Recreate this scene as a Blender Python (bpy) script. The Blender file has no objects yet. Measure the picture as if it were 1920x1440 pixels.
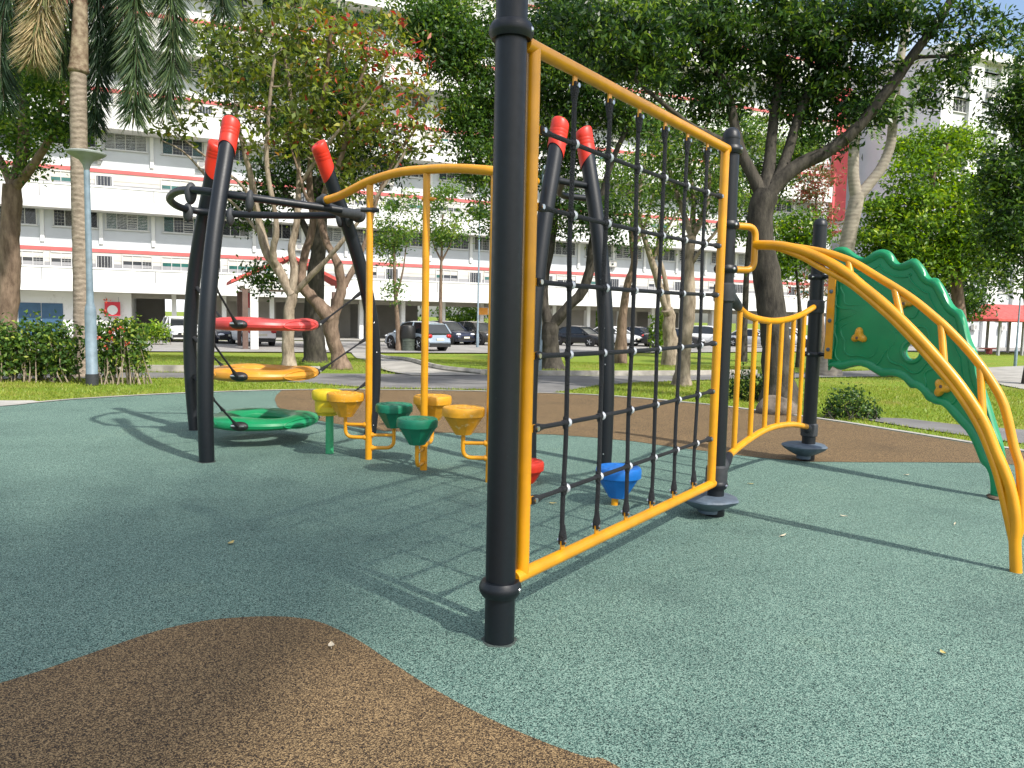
import bpy, math, random
import numpy as np
from mathutils import Vector

# ------------------------------------------------------------------ camera
SC = bpy.context.scene
COL = SC.collection
F = 1440.0                      # focal length in pixels of a 1920 px wide frame
EYE = 1.5
PITCH = math.atan(123 / 1440.0)
ROLL = math.radians(1.2)
_cp, _sp = math.cos(PITCH), math.sin(PITCH)
_cr, _sr = math.cos(ROLL), math.sin(ROLL)
FWD = np.array([0, _cp, -_sp])
_r0 = np.array([1.0, 0, 0])
_u0 = np.array([0, _sp, _cp])
RGT = _cr * _r0 + _sr * _u0
UPV = _cr * _u0 - _sr * _r0
CAM = np.array([0, 0, EYE])

cd = bpy.data.cameras.new('camera')
cam = bpy.data.objects.new('camera', cd)
COL.objects.link(cam)
cd.sensor_width = 36
cd.lens = 36 * F / 1920
cd.clip_start = 0.05
cd.clip_end = 6000
from mathutils import Matrix
_m = Matrix(((RGT[0], UPV[0], -FWD[0], 0), (RGT[1], UPV[1], -FWD[1], 0), (RGT[2], UPV[2], -FWD[2], EYE), (0, 0, 0, 1)))
cam.matrix_world = _m
SC.camera = cam

# ------------------------------------------------------------------ world, sun, exposure
SUN_EL = math.radians(45)
SHADOW = np.array([-0.715, 0.70]) / np.hypot(0.715, 0.70)       # the way shadows fall on the ground
w = bpy.data.worlds.new('World')
SC.world = w
w.use_nodes = True
nt = w.node_tree
nt.nodes.clear()
wo = nt.nodes.new('ShaderNodeOutputWorld')
bg = nt.nodes.new('ShaderNodeBackground')
sky = nt.nodes.new('ShaderNodeTexSky')
sky.sky_type = 'NISHITA'
sky.sun_disc = False
sky.sun_elevation = SUN_EL
sky.sun_rotation = math.atan2(-SHADOW[0], -SHADOW[1])
sky.dust_density = 2.0
bg.inputs['Strength'].default_value = 0.15
wtc = nt.nodes.new('ShaderNodeTexCoord')
wns = nt.nodes.new('ShaderNodeTexNoise')
wns.inputs['Scale'].default_value = 3.2
wns.inputs['Detail'].default_value = 7
wrp = nt.nodes.new('ShaderNodeValToRGB')
wrp.color_ramp.elements[0].position = 0.47
wrp.color_ramp.elements[0].color = (0, 0, 0, 1)
wrp.color_ramp.elements[1].position = 0.62
wrp.color_ramp.elements[1].color = (1, 1, 1, 1)
wmx = nt.nodes.new('ShaderNodeMixRGB')
wmx.inputs['Color2'].default_value = (7.5, 7.7, 8.0, 1)
nt.links.new(wtc.outputs['Generated'], wns.inputs['Vector'])
nt.links.new(wns.outputs['Fac'], wrp.inputs['Fac'])
nt.links.new(wrp.outputs['Color'], wmx.inputs['Fac'])
nt.links.new(sky.outputs['Color'], wmx.inputs['Color1'])
nt.links.new(wmx.outputs['Color'], bg.inputs['Color'])
nt.links.new(bg.outputs['Background'], wo.inputs['Surface'])

sd = bpy.data.lights.new('sun', 'SUN')
sd.energy = 4.2
sd.angle = math.radians(1.1)
sd.color = (1.0, 0.95, 0.87)
sun = bpy.data.objects.new('sun', sd)
COL.objects.link(sun)
sun.location = (20, -20, 40)
sun.rotation_euler = Vector((SHADOW[0] * math.cos(SUN_EL), SHADOW[1] * math.cos(SUN_EL), -math.sin(SUN_EL))).to_track_quat('-Z', 'Y').to_euler()

SC.view_settings.view_transform = 'Standard'
SC.view_settings.look = 'None'
SC.view_settings.exposure = 0.62
SC.view_settings.gamma = 1.0
SC.view_settings.use_curve_mapping = False
SC.cycles.max_bounces = 6
SC.cycles.transparent_max_bounces = 6
SC.cycles.use_denoising = True

random.seed(7)
RNG = np.random.default_rng(11)

# ------------------------------------------------------------------ pixel -> place
def ray(x, y):
    return FWD + RGT * (x - 960) / F - UPV * (y - 720) / F
def tz(x, y):
    """height of the lawn: level round the playground, falling a little to the car park"""
    t = min(max((y + 0.15 * abs(x) - 24) / 14.0, 0), 1)
    return -0.45 * t * t * (3 - 2 * t)
def G(x, y, z=0.0):
    d = ray(x, y)
    return CAM + d * ((z - EYE) / d[2])
def TG(x, y):
    z = 0.0
    for _ in range(12):
        p = G(x, y, z)
        z = tz(p[0], p[1])
    return p
def P(x, y, Y):
    d = ray(x, y)
    return CAM + d * (Y / d[1])
def PV(x, y, a, b):
    """point on the vertical plane through the ground points a, b"""
    n = np.array([b[1] - a[1], -(b[0] - a[0]), 0.0])
    d = ray(x, y)
    t = (n @ (np.array([a[0], a[1], 0]) - CAM)) / (n @ d)
    return CAM + d * t
def V3(*a):
    return np.array(a, float)
def norm(v):
    return v / max(np.linalg.norm(v), 1e-9)

# ------------------------------------------------------------------ materials
def mat(name, base=(0.5, 0.5, 0.5), rough=0.5, metal=0.0, var=0.0, scale=8.0, bump=0.0, bscale=None, coat=0.0, spec=0.5, detail=4.0, emit=None, dirt=None, wear=None):
    m = bpy.data.materials.new(name)
    m.use_nodes = True
    n = m.node_tree.nodes
    l = m.node_tree.links
    b = n['Principled BSDF']
    b.inputs['Base Color'].default_value = (*base, 1)
    b.inputs['Roughness'].default_value = rough
    b.inputs['Metallic'].default_value = metal
    b.inputs['Coat Weight'].default_value = coat
    b.inputs['Specular IOR Level'].default_value = spec
    tc = n.new('ShaderNodeTexCoord')
    if var:
        ns = n.new('ShaderNodeTexNoise')
        ns.inputs['Scale'].default_value = scale
        ns.inputs['Detail'].default_value = detail
        rp = n.new('ShaderNodeValToRGB')
        rp.color_ramp.elements[0].position = 0.3
        rp.color_ramp.elements[1].position = 0.7
        d = dirt or tuple(c * (1 - var) for c in base)
        rp.color_ramp.elements[0].color = (*d, 1)
        rp.color_ramp.elements[1].color = (*[min(1, c * (1 + var * 0.5)) for c in base], 1)
        l.new(tc.outputs['Object'], ns.inputs['Vector'])
        l.new(ns.outputs['Fac'], rp.inputs['Fac'])
        l.new(rp.outputs['Color'], b.inputs['Base Color'])
        mr = n.new('ShaderNodeMapRange')
        mr.inputs['To Min'].default_value = min(1, rough + 0.12)
        mr.inputs['To Max'].default_value = max(0.03, rough - 0.08)
        l.new(ns.outputs['Fac'], mr.inputs['Value'])
        l.new(mr.outputs['Result'], b.inputs['Roughness'])
    if bump:
        nb = n.new('ShaderNodeTexNoise')
        nb.inputs['Scale'].default_value = bscale or scale * 4
        nb.inputs['Detail'].default_value = 5
        bp = n.new('ShaderNodeBump')
        bp.inputs['Strength'].default_value = bump
        bp.inputs['Distance'].default_value = 0.02
        l.new(tc.outputs['Object'], nb.inputs['Vector'])
        l.new(nb.outputs['Fac'], bp.inputs['Height'])
        l.new(bp.outputs['Normal'], b.inputs['Normal'])
    if wear:
        wn = n.new('ShaderNodeTexNoise')
        wn.inputs['Scale'].default_value = wear[1]
        wn.inputs['Detail'].default_value = 9
        wn.inputs['Roughness'].default_value = 0.75
        l.new(tc.outputs['Object'], wn.inputs['Vector'])
        wr = ramp(n, [(wear[2], (0, 0, 0)), (wear[2] + 0.05, (1, 1, 1))])
        l.new(wn.outputs['Fac'], wr.inputs['Fac'])
        wm = n.new('ShaderNodeMixRGB')
        wm.inputs['Color1'].default_value = (*base, 1)
        wm.inputs['Color2'].default_value = (*wear[0], 1)
        if b.inputs['Base Color'].is_linked:
            l.new(b.inputs['Base Color'].links[0].from_socket, wm.inputs['Color1'])
        ws = n.new('ShaderNodeMath'); ws.operation = 'MULTIPLY'; ws.inputs[1].default_value = wear[3]
        l.new(wr.outputs['Color'], ws.inputs[0])
        l.new(ws.outputs[0], wm.inputs['Fac'])
        l.new(wm.outputs['Color'], b.inputs['Base Color'])
    if emit:
        b.inputs['Emission Color'].default_value = (*emit[:3], 1)
        b.inputs['Emission Strength'].default_value = emit[3]
    return m

def ramp(n, cols):
    rp = n.new('ShaderNodeValToRGB')
    e = rp.color_ramp.elements
    while len(e) < len(cols):
        e.new(0.5)
    for k, (p, c) in enumerate(cols):
        e[k].position = p
        e[k].color = (*c, 1)
    return rp

def granule(name, cols, scale=235.0):
    """poured rubber granules: every cell of a fine Voronoi takes its own crumb colour"""
    m = bpy.data.materials.new(name)
    m.use_nodes = True
    n, l = m.node_tree.nodes, m.node_tree.links
    b = n['Principled BSDF']
    b.inputs['Roughness'].default_value = 0.85
    b.inputs['Specular IOR Level'].default_value = 0.3
    tc = n.new('ShaderNodeTexCoord')
    vo = n.new('ShaderNodeTexVoronoi')
    vo.inputs['Scale'].default_value = scale
    sep = n.new('ShaderNodeSeparateColor')
    rp = ramp(n, cols)
    l.new(tc.outputs['Object'], vo.inputs['Vector'])
    l.new(vo.outputs['Color'], sep.inputs['Color'])
    l.new(sep.outputs['Red'], rp.inputs['Fac'])
    ns = n.new('ShaderNodeTexNoise')
    ns.inputs['Scale'].default_value = 0.9
    ns.inputs['Detail'].default_value = 6
    ns.inputs['Roughness'].default_value = 0.65
    l.new(tc.outputs['Object'], ns.inputs['Vector'])
    wr = ramp(n, [(0.28, (0.70, 0.72, 0.74)), (0.45, (0.92, 0.93, 0.93)), (0.6, (1, 1, 1)), (0.75, (1.06, 1.02, 0.95))])
    l.new(ns.outputs['Fac'], wr.inputs['Fac'])
    mx = n.new('ShaderNodeMixRGB')
    mx.blend_type = 'MULTIPLY'
    mx.inputs['Fac'].default_value = 1
    l.new(rp.outputs['Color'], mx.inputs['Color1'])
    l.new(wr.outputs['Color'], mx.inputs['Color2'])
    l.new(mx.outputs['Color'], b.inputs['Base Color'])
    bp = n.new('ShaderNodeBump')
    bp.inputs['Strength'].default_value = 0.5
    bp.inputs['Distance'].default_value = 0.004
    l.new(vo.outputs['Distance'], bp.inputs['Height'])
    l.new(bp.outputs['Normal'], b.inputs['Normal'])
    return m

def leafmat(name, cols, trans=0.35, rough=0.45):
    """leaf: colour by each leaf's own 'tone'"""
    m = bpy.data.materials.new(name)
    m.use_nodes = True
    n, l = m.node_tree.nodes, m.node_tree.links
    b = n['Principled BSDF']
    b.inputs['Roughness'].default_value = rough
    b.inputs['Specular IOR Level'].default_value = 0.35
    at = n.new('ShaderNodeAttribute')
    at.attribute_name = 'tone'
    rp = ramp(n, cols)
    l.new(at.outputs['Fac'], rp.inputs['Fac'])
    l.new(rp.outputs['Color'], b.inputs['Base Color'])
    tr = n.new('ShaderNodeBsdfTranslucent')
    hs = n.new('ShaderNodeHueSaturation')
    hs.inputs['Hue'].default_value = 0.485
    hs.inputs['Saturation'].default_value = 1.1
    hs.inputs['Value'].default_value = 1.5
    l.new(rp.outputs['Color'], hs.inputs['Color'])
    l.new(hs.outputs['Color'], tr.inputs['Color'])
    mx = n.new('ShaderNodeMixShader')
    mx.inputs['Fac'].default_value = trans
    out = n['Material Output']
    l.new(b.outputs['BSDF'], mx.inputs[1])
    l.new(tr.outputs['BSDF'], mx.inputs[2])
    l.new(mx.outputs['Shader'], out.inputs['Surface'])
    return m

def barkmat(name, a, b_, scale=6.0, stretch=(1, 1, 0.35), bump=0.8, rings=False):
    m = bpy.data.materials.new(name)
    m.use_nodes = True
    n, l = m.node_tree.nodes, m.node_tree.links
    b = n['Principled BSDF']
    b.inputs['Roughness'].default_value = 0.9
    b.inputs['Specular IOR Level'].default_value = 0.2
    tc = n.new('ShaderNodeTexCoord')
    mp = n.new('ShaderNodeMapping')
    mp.inputs['Scale'].default_value = stretch
    ns = n.new('ShaderNodeTexNoise')
    ns.inputs['Scale'].default_value = scale
    ns.inputs['Detail'].default_value = 8
    ns.inputs['Roughness'].default_value = 0.65
    l.new(tc.outputs['Object'], mp.inputs['Vector'])
    l.new(mp.outputs['Vector'], ns.inputs['Vector'])
    fac = ns.outputs['Fac']
    if rings:
        wv = n.new('ShaderNodeTexWave')
        wv.bands_direction = 'Z'
        wv.inputs['Scale'].default_value = 2.6
        wv.inputs['Distortion'].default_value = 6.0
        wv.inputs['Detail'].default_value = 3
        l.new(tc.outputs['Object'], wv.inputs['Vector'])
        mm = n.new('ShaderNodeMath')
        mm.operation = 'MULTIPLY_ADD'
        mm.inputs[1].default_value = 0.12
        l.new(wv.outputs['Fac'], mm.inputs[0])
        mm2 = n.new('ShaderNodeMath')
        mm2.operation = 'MULTIPLY'
        mm2.inputs[1].default_value = 0.9
        l.new(ns.outputs['Fac'], mm2.inputs[0])
        l.new(mm2.outputs[0], mm.inputs[2])
        fac = mm.outputs[0]
    rp = ramp(n, [(0.3, a), (0.5, tuple((x + y) / 2 for x, y in zip(a, b_))), (0.68, b_)])
    l.new(fac, rp.inputs['Fac'])
    l.new(rp.outputs['Color'], b.inputs['Base Color'])
    bp = n.new('ShaderNodeBump')
    bp.inputs['Strength'].default_value = bump
    bp.inputs['Distance'].default_value = 0.05
    l.new(fac, bp.inputs['Height'])
    l.new(bp.outputs['Normal'], b.inputs['Normal'])
    return m

M = {}
M['post'] = mat('charcoal_powder_coat', (0.004, 0.0062, 0.0095), 0.42, var=0.25, scale=30, bump=0.05, bscale=400, spec=0.42, detail=8, wear=((0.07, 0.075, 0.075), 14, 0.66, 0.5))
M['rubber'] = mat('dark_rubber', (0.028, 0.031, 0.035), 0.6, var=0.25, scale=25)
M['yellow'] = mat('yellow_paint', (0.66, 0.285, 0.003), 0.36, var=0.16, scale=7, coat=0.12, detail=8, wear=((0.20, 0.09, 0.02), 16, 0.66, 0.65))
M['podyellow'] = mat('yellow_plastic', (0.64, 0.30, 0.012), 0.45, var=0.2, scale=12, detail=8, wear=((0.66, 0.50, 0.22), 18, 0.58, 0.7))
M['lemon'] = mat('lemon_plastic', (0.62, 0.47, 0.012), 0.45, var=0.12, scale=12)
M['red'] = mat('red_plastic', (0.56, 0.026, 0.009), 0.42, var=0.12, scale=12)
M['fadedred'] = mat('faded_red_plastic', (0.54, 0.055, 0.05), 0.38, var=0.2, scale=5, detail=8, wear=((0.62, 0.20, 0.19), 10, 0.6, 0.6))
M['ringyellow'] = mat('ochre_plastic', (0.58, 0.26, 0.022), 0.38, var=0.2, scale=5, detail=8, wear=((0.60, 0.40, 0.15), 10, 0.6, 0.6))
M['green'] = mat('green_plastic', (0.003, 0.225, 0.085), 0.33, var=0.15, scale=4, bump=0.03, bscale=200)
M['podgreen'] = mat('teal_green_plastic', (0.004, 0.16, 0.085), 0.40, var=0.15, scale=10)
M['ringgreen'] = mat('bright_green_plastic', (0.006, 0.23, 0.085), 0.33, var=0.2, scale=5, detail=8, wear=((0.05, 0.33, 0.18), 12, 0.6, 0.6))
M['stemgreen'] = mat('light_green_paint', (0.04, 0.33, 0.14), 0.4, var=0.12, scale=8)
M['blue'] = mat('blue_plastic', (0.006, 0.15, 0.52), 0.40, var=0.12, scale=10)
M['disc'] = mat('slate_plastic', (0.085, 0.115, 0.15), 0.55, var=0.25, scale=14, bump=0.3, bscale=30)
M['rope'] = mat('black_rope', (0.012, 0.013, 0.016), 0.65, bump=1.0, bscale=170)
M['alu'] = mat('cast_aluminium', (0.55, 0.57, 0.60), 0.5, metal=0.25, var=0.15, scale=60)
M['steel'] = mat('bolt_steel', (0.6, 0.6, 0.6), 0.3, metal=1.0)
M['lampgrey'] = mat('galvanised_blue_grey', (0.165, 0.225, 0.27), 0.5, var=0.25, scale=7, bump=0.1, bscale=40)
M['concrete'] = mat('concrete', (0.33, 0.315, 0.285), 0.9, var=0.35, scale=1.6, bump=0.3, bscale=30, detail=8)
M['kerb'] = mat('kerb_concrete', (0.34, 0.32, 0.28), 0.9, var=0.5, scale=3, bump=0.4, bscale=30, detail=8)
M['asphalt'] = mat('worn_asphalt', (0.16, 0.155, 0.15), 0.9, var=0.35, scale=1.2, bump=0.4, bscale=90, detail=9)
M['carpark'] = mat('pale_asphalt', (0.27, 0.26, 0.245), 0.9, var=0.25, scale=0.7, detail=8)
M['white'] = mat('white_wall_paint', (0.68, 0.68, 0.67), 0.8, var=0.10, scale=0.35, detail=9, wear=((0.44, 0.43, 0.41), 0.9, 0.58, 0.5))
M['offwhite'] = mat('cream_wall_paint', (0.55, 0.53, 0.485), 0.8, var=0.10, scale=0.6, detail=8)
M['greywall'] = mat('pale_grey_wall_paint', (0.53, 0.55, 0.575), 0.8, var=0.12, scale=0.5, detail=8)
M['dado'] = mat('grey_dado_paint', (0.30, 0.30, 0.31), 0.8, var=0.15, scale=1.0)
M['stripe'] = mat('red_stripe_paint', (0.50, 0.12, 0.115), 0.75, var=0.15, scale=1.0)
M['lilac'] = mat('lilac_grey_paint', (0.66, 0.65, 0.72), 0.8, var=0.08, scale=0.5)
M['pinkred'] = mat('pink_red_paint', (0.62, 0.10, 0.11), 0.8, var=0.12, scale=0.8)
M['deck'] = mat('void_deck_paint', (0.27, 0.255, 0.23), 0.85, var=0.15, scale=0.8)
M['frame'] = mat('window_frame', (0.55, 0.55, 0.54), 0.5, var=0.05, scale=5)
M['roofred'] = mat('red_tile', (0.50, 0.075, 0.065), 0.75, var=0.3, scale=4, bump=0.5, bscale=12)
M['timber'] = mat('brown_paint', (0.12, 0.075, 0.06), 0.7, var=0.2, scale=4)
M['bluedoor'] = mat('blue_shutter', (0.03, 0.09, 0.17), 0.5, var=0.15, scale=3)
def glassmat(name, base, rough=0.08):
    return mat(name, base, rough, var=0.5, scale=0.9, spec=0.7, detail=3)
M['glassg'] = glassmat('green_window_glass', (0.03, 0.13, 0.115))
M['glassd'] = glassmat('dark_window_glass', (0.025, 0.03, 0.04))
M['glassb'] = glassmat('blue_window_glass', (0.06, 0.17, 0.26))
M['curtain'] = mat('curtain_behind_glass', (0.25, 0.245, 0.235), 0.3, var=0.5, scale=8)
M['tyre'] = mat('tyre_rubber', (0.015, 0.015, 0.016), 0.8, var=0.2, scale=20)
M['rim'] = mat('alloy_rim', (0.45, 0.46, 0.48), 0.3, metal=0.8, var=0.1, scale=20)
M['carglass'] = mat('car_glass', (0.012, 0.016, 0.02), 0.05, var=0.3, scale=2, spec=0.8)
M['headlight'] = mat('headlight_lens', (0.7, 0.72, 0.75), 0.1, var=0.2, scale=20, spec=0.8)
M['taillight'] = mat('taillight_lens', (0.40, 0.012, 0.015), 0.15, var=0.2, scale=20)
M['plate'] = mat('number_plate', (0.62, 0.60, 0.50), 0.5, var=0.1, scale=20)
M['black'] = mat('black_plastic', (0.012, 0.012, 0.013), 0.5, var=0.2, scale=10)
M['rock'] = mat('rock', (0.17, 0.14, 0.11), 0.9, var=0.5, scale=5, bump=0.8, bscale=12, detail=8)
M['grime'] = mat('trapped_grime', (0.050, 0.068, 0.060), 0.95, var=0.5, scale=60)
M['soil'] = mat('soil', (0.10, 0.07, 0.045), 0.95, var=0.4, scale=3)

M['epdm_green'] = granule('green_rubber_granules', [(0.10, (0.010, 0.024, 0.022)), (0.32, (0.043, 0.094, 0.078)), (0.56, (0.108, 0.196, 0.158)), (0.88, (0.225, 0.325, 0.265))])
M['epdm_brown'] = granule('brown_rubber_granules', [(0.12, (0.015, 0.010, 0.007)), (0.36, (0.070, 0.043, 0.021)), (0.62, (0.155, 0.099, 0.045)), (0.92, (0.32, 0.215, 0.105))])

# lawn
m = bpy.data.materials.new('lawn')
m.use_nodes = True
n, l = m.node_tree.nodes, m.node_tree.links
b = n['Principled BSDF']
b.inputs['Roughness'].default_value = 0.95
b.inputs['Specular IOR Level'].default_value = 0.15
tc = n.new('ShaderNodeTexCoord')
n1 = n.new('ShaderNodeTexNoise'); n1.inputs['Scale'].default_value = 0.55; n1.inputs['Detail'].default_value = 9; n1.inputs['Roughness'].default_value = 0.7
n2 = n.new('ShaderNodeTexNoise'); n2.inputs['Scale'].default_value = 28; n2.inputs['Detail'].default_value = 6
l.new(tc.outputs['Object'], n1.inputs['Vector']); l.new(tc.outputs['Object'], n2.inputs['Vector'])
r1 = ramp(n, [(0.30, (0.27, 0.20, 0.08)), (0.40, (0.23, 0.25, 0.045)), (0.54, (0.18, 0.26, 0.033)), (0.75, (0.13, 0.215, 0.027))])
r2 = ramp(n, [(0.3, (0.5, 0.5, 0.45)), (0.7, (1.3, 1.3, 1.15))])
l.new(n1.outputs['Fac'], r1.inputs['Fac']); l.new(n2.outputs['Fac'], r2.inputs['Fac'])
mx = n.new('ShaderNodeMixRGB'); mx.blend_type = 'MULTIPLY'; mx.inputs['Fac'].default_value = 1
l.new(r1.outputs['Color'], mx.inputs['Color1']); l.new(r2.outputs['Color'], mx.inputs['Color2'])
l.new(mx.outputs['Color'], b.inputs['Base Color'])
bp = n.new('ShaderNodeBump'); bp.inputs['Strength'].default_value = 0.8; bp.inputs['Distance'].default_value = 0.05
l.new(n2.outputs['Fac'], bp.inputs['Height']); l.new(bp.outputs['Normal'], b.inputs['Normal'])
M['lawn'] = m

M['leaf_dark'] = leafmat('dark_leaves', [(0.0, (0.008, 0.026, 0.008)), (0.5, (0.027, 0.070, 0.014)), (0.80, (0.08, 0.16, 0.022)), (1.0, (0.18, 0.27, 0.04))], 0.38, 0.36)  # leaf colour darkened to carry the shade of the big crown
M['leaf_mid'] = leafmat('mid_green_leaves', [(0.0, (0.022, 0.058, 0.014)), (0.5, (0.068, 0.15, 0.024)), (0.82, (0.15, 0.26, 0.035)), (1.0, (0.27, 0.35, 0.055))], 0.4)
M['leaf_bright'] = leafmat('bright_green_leaves', [(0.0, (0.035, 0.085, 0.014)), (0.5, (0.11, 0.22, 0.02)), (0.8, (0.22, 0.36, 0.03)), (1.0, (0.36, 0.46, 0.06))], 0.42)
M['leaf_olive'] = leafmat('olive_leaves', [(0.0, (0.04, 0.06, 0.014)), (0.4, (0.095, 0.135, 0.022)), (0.72, (0.21, 0.27, 0.03)), (0.86, (0.32, 0.31, 0.05)), (0.92, (0.38, 0.17, 0.05)), (1.0, (0.42, 0.075, 0.05))], 0.38)
M['leaf_red'] = leafmat('reddish_leaves', [(0.0, (0.06, 0.10, 0.03)), (0.45, (0.16, 0.15, 0.05)), (0.7, (0.30, 0.12, 0.08)), (1.0, (0.36, 0.07, 0.06))], 0.35)
M['leaf_palm'] = leafmat('palm_leaflets', [(0.0, (0.014, 0.034, 0.018)), (0.35, (0.035, 0.070, 0.030)), (0.7, (0.10, 0.15, 0.055)), (0.9, (0.26, 0.22, 0.11)), (1.0, (0.42, 0.33, 0.18))], 0.25)
M['leaf_hedge'] = leafmat('hedge_leaves', [(0.0, (0.018, 0.05, 0.013)), (0.55, (0.06, 0.13, 0.022)), (0.85, (0.17, 0.26, 0.035)), (1.0, (0.32, 0.37, 0.06))], 0.3)
M['petal'] = leafmat('red_petals', [(0.0, (0.45, 0.05, 0.025)), (1.0, (0.6, 0.14, 0.08))], 0.3)
M['blade'] = leafmat('grass_blades', [(0.0, (0.12, 0.19, 0.02)), (0.5, (0.21, 0.29, 0.032)), (0.8, (0.31, 0.33, 0.06)), (1.0, (0.38, 0.31, 0.11))], 0.35)
M['deadleaf'] = mat('fallen_leaf_yellow', (0.45, 0.36, 0.12), 0.7, var=0.3, scale=40)
M['deadpale'] = mat('fallen_leaf_pale', (0.55, 0.47, 0.34), 0.7, var=0.3, scale=40)
M['bark_pale'] = barkmat('pale_flaking_bark', (0.10, 0.075, 0.05), (0.40, 0.33, 0.25), 7)
M['bark_brown'] = barkmat('brown_bark', (0.075, 0.05, 0.035), (0.25, 0.18, 0.13), 7)
M['bark_dark'] = barkmat('dark_bark', (0.018, 0.016, 0.014), (0.085, 0.075, 0.06), 7)
M['bark_grey'] = barkmat('smooth_grey_bark', (0.20, 0.17, 0.14), (0.36, 0.32, 0.26), 3, (1, 1, 2.5), 0.2, rings=True)
M['bark_palm'] = barkmat('ringed_palm_bark', (0.12, 0.095, 0.07), (0.33, 0.275, 0.215), 7, (1, 1, 2), 0.5, rings=True)

# ------------------------------------------------------------------ mesh building
ORG = {}
class MB:
    def __init__(s):
        s.v, s.f, s.mi = [], [], []
        s.n = 0
    def add(s, verts, faces, mi=0):
        verts = np.asarray(verts, float).reshape(-1, 3)
        s.v.append(verts)
        o = s.n
        for f in faces:
            s.f.append([i + o for i in f])
            s.mi.append(mi)
        s.n += len(verts)
    def box(s, c, size, rot=0.0, mi=0, axes=None):
        sx, sy, sz = [q / 2 for q in size]
        a = np.array([[x, y, z] for x in (-sx, sx) for y in (-sy, sy) for z in (-sz, sz)])
        if axes is not None:
            a = a @ np.array(axes)
        else:
            cc, ss = math.cos(rot), math.sin(rot)
            a = np.stack([a[:, 0] * cc - a[:, 1] * ss, a[:, 0] * ss + a[:, 1] * cc, a[:, 2]], 1)
        s.add(a + np.array(c), [(0, 1, 3, 2), (4, 6, 7, 5), (0, 4, 5, 1), (2, 3, 7, 6), (0, 2, 6, 4), (1, 5, 7, 3)], mi)
    def tube(s, pts, r, sides=12, mi=0, cap=True, closed=False, flat=1.0):
        pts = np.asarray(pts, float)
        n = len(pts)
        r = np.broadcast_to(np.asarray(r, float), (n,))
        if closed:
            tan = np.roll(pts, -1, 0) - np.roll(pts, 1, 0)
        else:
            tan = np.gradient(pts, axis=0)
        tan /= np.maximum(np.linalg.norm(tan, axis=1, keepdims=True), 1e-9)
        ref = V3(0, 0, 1) if abs(tan[0][2]) < 0.9 else V3(1, 0, 0)
        u = norm(np.cross(tan[0], ref))
        ang = np.arange(sides) * 2 * math.pi / sides
        ca, sa = np.cos(ang), np.sin(ang) * flat
        out = []
        for i in range(n):
            u = norm(u - tan[i] * (u @ tan[i]))
            v = np.cross(tan[i], u)
            out.append(pts[i] + r[i] * (ca[:, None] * u + sa[:, None] * v))
        vs = np.concatenate(out)
        fs = []
        for i in range(n if closed else n - 1):
            a, b2 = i * sides, ((i + 1) % n) * sides
            for k in range(sides):
                k2 = (k + 1) % sides
                fs.append((a + k, a + k2, b2 + k2, b2 + k))
        if cap and not closed:
            fs.append(tuple(range(sides))[::-1])
            fs.append(tuple((n - 1) * sides + k for k in range(sides)))
        s.add(vs, fs, mi)
    def lathe(s, prof, c=(0, 0, 0), sides=32, mi=0, axis=None, wob=None):
        """prof: (radius, height) pairs from bottom to top, about the vertical through c (or about axis)"""
        prof = list(prof)
        ang = np.arange(sides) * 2 * math.pi / sides
        if axis is None:
            X, Y, Z = V3(1, 0, 0), V3(0, 1, 0), V3(0, 0, 1)
        else:
            Z = norm(np.asarray(axis, float))
            X = norm(np.cross(Z, V3(0, 0, 1) if abs(Z[2]) < 0.9 else V3(1, 0, 0)))
            Y = np.cross(Z, X)
        vs = []
        for (r, h) in prof:
            rr = r * (1 + (wob(ang, h) if wob else 0))
            vs.append(np.array(c) + (rr * np.cos(ang))[:, None] * X + (rr * np.sin(ang))[:, None] * Y + h * Z)
        fs = []
        for i in range(len(prof) - 1):
            for k in range(sides):
                k2 = (k + 1) % sides
                fs.append((i * sides + k, i * sides + k2, (i + 1) * sides + k2, (i + 1) * sides + k))
        fs.append(tuple(range(sides))[::-1])
        fs.append(tuple((len(prof) - 1) * sides + k for k in range(sides)))
        s.add(np.concatenate(vs), fs, mi)
    def ball(s, c, r, seg=12, rings=8, mi=0, axes=None):
        r = np.broadcast_to(np.asarray(r, float), (3,))
        vs = []
        for i in range(rings + 1):
            th = math.pi * i / rings
            for k in range(seg):
                ph = 2 * math.pi * k / seg
                vs.append((r[0] * math.sin(th) * math.cos(ph), r[1] * math.sin(th) * math.sin(ph), -r[2] * math.cos(th)))
        vs = np.array(vs)
        if axes is not None:
            vs = vs @ np.array(axes)
        fs = []
        for i in range(rings):
            for k in range(seg):
                k2 = (k + 1) % seg
                fs.append((i * seg + k, i * seg + k2, (i + 1) * seg + k2, (i + 1) * seg + k))
        s.add(vs + np.array(c), fs, mi)
    def build(s, name, mats, parent=None, smooth=35, world=True):
        me = bpy.data.meshes.new(name)
        vs = np.concatenate(s.v) if s.v else np.zeros((0, 3))
        if parent is not None and world:
            vs = vs - ORG[parent.name]
        me.from_pydata(vs.tolist(), [], s.f)
        if not isinstance(mats, (list, tuple)):
            mats = [mats]
        for q in mats:
            me.materials.append(q)
        me.polygons.foreach_set('material_index', s.mi)
        if smooth:
            me.polygons.foreach_set('use_smooth', [True] * len(me.polygons))
            me.update()
            me.set_sharp_from_angle(angle=math.radians(smooth))
        me.update()
        o = bpy.data.objects.new(name, me)
        COL.objects.link(o)
        if parent is not None:
            o.parent = parent
            ORG[o.name] = ORG[parent.name]
        else:
            ORG[o.name] = V3(0, 0, 0)
        return o

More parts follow.
